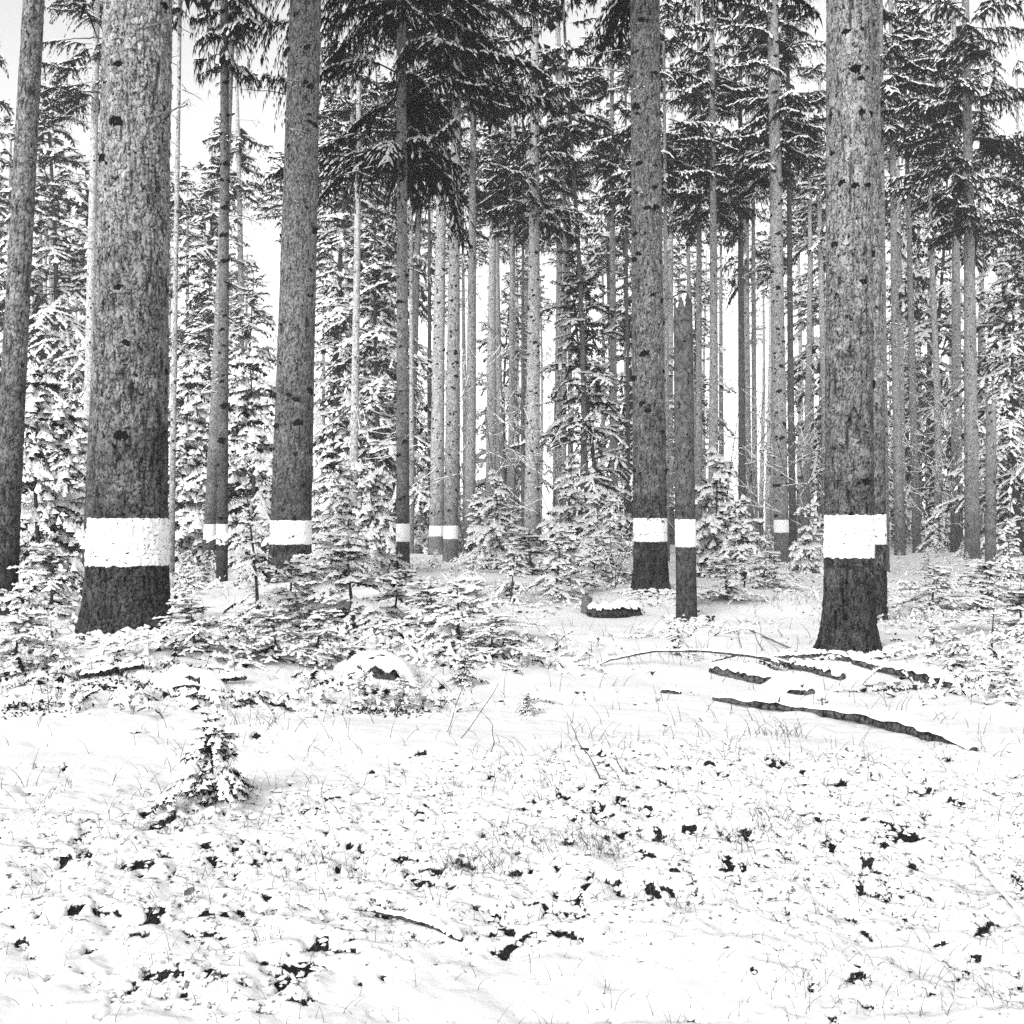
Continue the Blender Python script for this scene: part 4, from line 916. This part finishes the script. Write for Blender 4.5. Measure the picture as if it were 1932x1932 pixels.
# snow crumbs caught on the plants round the holes
x, y, r = scatter_bare(120000, 2, .12); x, y = x[:3200], y[:3200]; n_ = len(x)
f = Foliage(4); z = snow_z(x, y); P = np.stack([x, y, z + .004], 1); a = r.uniform(0, 6.28, n_); D = np.stack([np.cos(a), np.sin(a), 0 * a], 1); S = np.stack([-np.sin(a), np.cos(a), 0 * a], 1)
L = r.uniform(.012, .04, n_) * np.clip(y / 5, .7, 1.8)
for fx, fd, fr, k in [(242, 10.5, .47, 420), (1605, 11.7, .38, 260), (1232, 21.2, .44, 160), (1296, 17.9, .22, 90), (418, 24.5, .2, 60), (1834, 41, .36, 60), (1474, 40, .34, 50)]:
    an = r.uniform(-3.3, .2, k); rr = fr * r.uniform(.95, 1.7, k); qx, qy = X(fx, fd) + rr * np.cos(an), fd + rr * np.sin(an); q = np.stack([qx, qy, snow_z(qx, qy) + r.uniform(0, .05, k)], 1)
    P = np.vstack([P, q]); aa = r.uniform(0, 6.28, k); D = np.vstack([D, np.stack([np.cos(aa), np.sin(aa), 0 * aa], 1)]); S = np.vstack([S, np.stack([-np.sin(aa), np.cos(aa), 0 * aa], 1)]); L = np.append(L, r.uniform(.025, .09, k) * (fd / 14)**.5)
n_ = len(P); f.roofs(P, D, S, L, L * r.uniform(.7, 1.1, n_), L * r.uniform(.25, .5, n_), 1)
tag(obj('snow_crumbs', mk_mesh('snow_crumbs', np.concatenate(f.v), [(np.concatenate(f.t[1]), 0)], [SNOWCAP], True)), 'small lumps of snow caught on low plants', 'snow', kind='stuff')
# dry grass
r = np.random.default_rng(77)
n_ = 5200; y = np.exp(r.uniform(math.log(2.5), math.log(20), n_)); x = r.uniform(-.6, .6, n_) * y
k = r.random(n_) < .18 + .7 * np.clip(bare_mask_soft(x, y) - .1, 0, 1); x, y = x[k], y[k]
cl = [(880, 1640, 90, .10), (940, 1640, 40, .12), (1480, 1390, 30, .15), (1440, 1560, 40, .1), (330, 1560, 30, .1), (1530, 1850, 40, .12), (1850, 1880, 60, .2), (1100, 1600, 120, .16), (560, 1620, 60, .15), (1350, 1600, 60, .3), (800, 1300, 50, .3), (500, 1380, 30, .2), (1700, 1170, 120, .8), (1050, 1120, 150, 1.2), (1420, 1130, 150, 1.2)]
for vx, vy, k, sp in cl:
    a, b, c = G(vx, vy); x = np.append(x, a + r.normal(0, sp, k)); y = np.append(y, b + r.normal(0, sp * .6, k))
n_ = len(x); z = snow_z(x, y); L = r.uniform(.05, .22, n_) * np.clip(y / 7, .6, 1.6); a = r.uniform(0, 6.28, n_); tl = r.uniform(.05, .7, n_)
D = np.stack([np.cos(a) * np.sin(tl), np.sin(a) * np.sin(tl), np.cos(tl)], 1); f = Foliage(5); A = np.stack([x, y, z - .01], 1)
for k in range(4):
    B = A + D * (L / 4)[:, None]; wr = .0015 * np.clip(y / 4, .8, 3); f.wood(A, B, wr * (1 - k * .22), wr * (.78 - k * .22)); D = nrm(D + np.stack([np.cos(a), np.sin(a), 0 * a - .3], 1) * r.uniform(.05, .45, n_)[:, None]); A = B
tag(obj('dry_grass', mk_mesh('dry_grass', np.concatenate(f.v), [(np.concatenate(f.q[2]), 0)], [STRAW])), 'thin dry grass stalks standing in the snow', 'grass', kind='stuff')
# snowy undergrowth farther back
f = Foliage(6); r = f.r; n_ = 9000; y = 8.5 + 34 * r.random(n_)**1.4; x = r.uniform(-.55, .6, n_) * y
k = (fbm(x / 1.1, y / 1.1, seed=44) > -.05) & ((y > 17) | (x > 4.4) | ((x < -.4) & (y > 12))); x, y = x[k], y[k]; n_ = len(x)
z = snow_z(x, y); a = r.uniform(0, 6.28, n_); el = r.uniform(.3, 1.3, n_); D = np.stack([np.cos(a) * np.cos(el), np.sin(a) * np.cos(el), np.sin(el)], 1)
f.twigs(np.stack([x, y, z - .02], 1), D, r.uniform(.08, .36, n_) * np.clip(y / 16, .6, 1.2), r.uniform(.2, .9, n_), .07, .045, .85, .06, .032, .1, 1, .004)
for vx_, vy_, sx_, sy_, k in [(60, 1220, .9, .5, 130), (190, 1260, .6, .35, 80), (400, 1180, .6, .5, 75), (520, 1210, .8, .7, 150), (660, 1230, .8, .5, 130), (800, 1230, .8, .6, 130), (920, 1240, .7, .5, 100), (700, 1320, .5, .25, 65), (1890, 1290, .6, .4, 110), (1790, 1240, .5, .4, 80), (450, 1330, .3, .2, 20), (130, 1320, .6, .25, 55), (1700, 1120, 1.2, .9, 80), (1300, 1200, .4, .3, 30)]:
    a_, b_, c_ = G(vx_, vy_); x = a_ + r.normal(0, sx_, k); y = b_ + r.normal(0, sy_, k); z = snow_z(x, y); a = r.uniform(0, 6.28, k); el = r.uniform(.1, 1.2, k); D = np.stack([np.cos(a) * np.cos(el), np.sin(a) * np.cos(el), np.sin(el)], 1)
    f.twigs(np.stack([x, y, z - .02], 1), D, r.uniform(.12, .5, k), r.uniform(.2, .9, k), .05, .04, .8, .06, .035, .1, 2, .004)
tag(obj('snowy_undergrowth', f.mesh('snowy_undergrowth', FM)), 'snowed-in low brush and bramble twigs on the forest floor', 'undergrowth', kind='stuff')
# single dead leaves
lv = np.array([(0, 0, 0), (.3, .32, .05), (.8, .25, .02), (1, 0, .1), (.8, -.25, .05), (.3, -.3, .0), (.5, 0, -.06)]); lm = mk_mesh('dead_leaf', lv * .045, [(np.array([[0, 1, 6], [1, 2, 6], [2, 3, 6], [3, 4, 6], [4, 5, 6], [5, 0, 6]]), 0)], [LEAF], True)
for vx, vy, lab in [(347, 1690, 'grey curled leaf on the snow in the left foreground'), (118, 1330, 'grey leaf on the snow at the left, below the sapling'), (968, 2118 * .805, 'grey leaf lying in the middle foreground'), (1325, 1362, 'pale leaf beside a dark tuft, middle right')]:
    x, d, z = G(vx, vy); o = tag(obj('dead_leaf', lm, None, (x, d, float(snow_z(np.array([x]), np.array([d]))[0]) + .006)), lab, 'leaf'); o.rotation_euler = (rs.uniform(.2, .6), rs.uniform(-.4, .4), rs.uniform(0, 6)); o.scale = (1.2,) * 3

# ------------------------------------------------------------------ hazy winter air
HZ = True
if HZ:
    x0, x1, y0, y1, z0, z1 = -1900, 1900, -140, 330, -3, 46
    v = np.array([(x, y, z) for z in (z0, z1) for y in (y0, y1) for x in (x0, x1)])
    fc = np.array([[0, 2, 3, 1], [4, 5, 7, 6], [0, 1, 5, 4], [2, 6, 7, 3], [0, 4, 6, 2], [1, 3, 7, 5]])
    m = bpy.data.materials.new('winter_haze'); m.use_nodes = True; n = m.node_tree.nodes; n.clear()
    o = n.new('ShaderNodeOutputMaterial'); pv = n.new('ShaderNodeVolumePrincipled'); m.node_tree.links.new(pv.outputs[0], o.inputs['Volume'])
    pv.inputs['Color'].default_value = (.95, .95, .95, 1); pv.inputs['Density'].default_value = .0009; pv.inputs['Anisotropy'].default_value = .1
    m.cycles.homogeneous_volume = True
    tag(obj('haze', mk_mesh('haze', v, [(fc, 0)], [m])), 'thin pale winter haze between the trees', 'haze', kind='stuff')
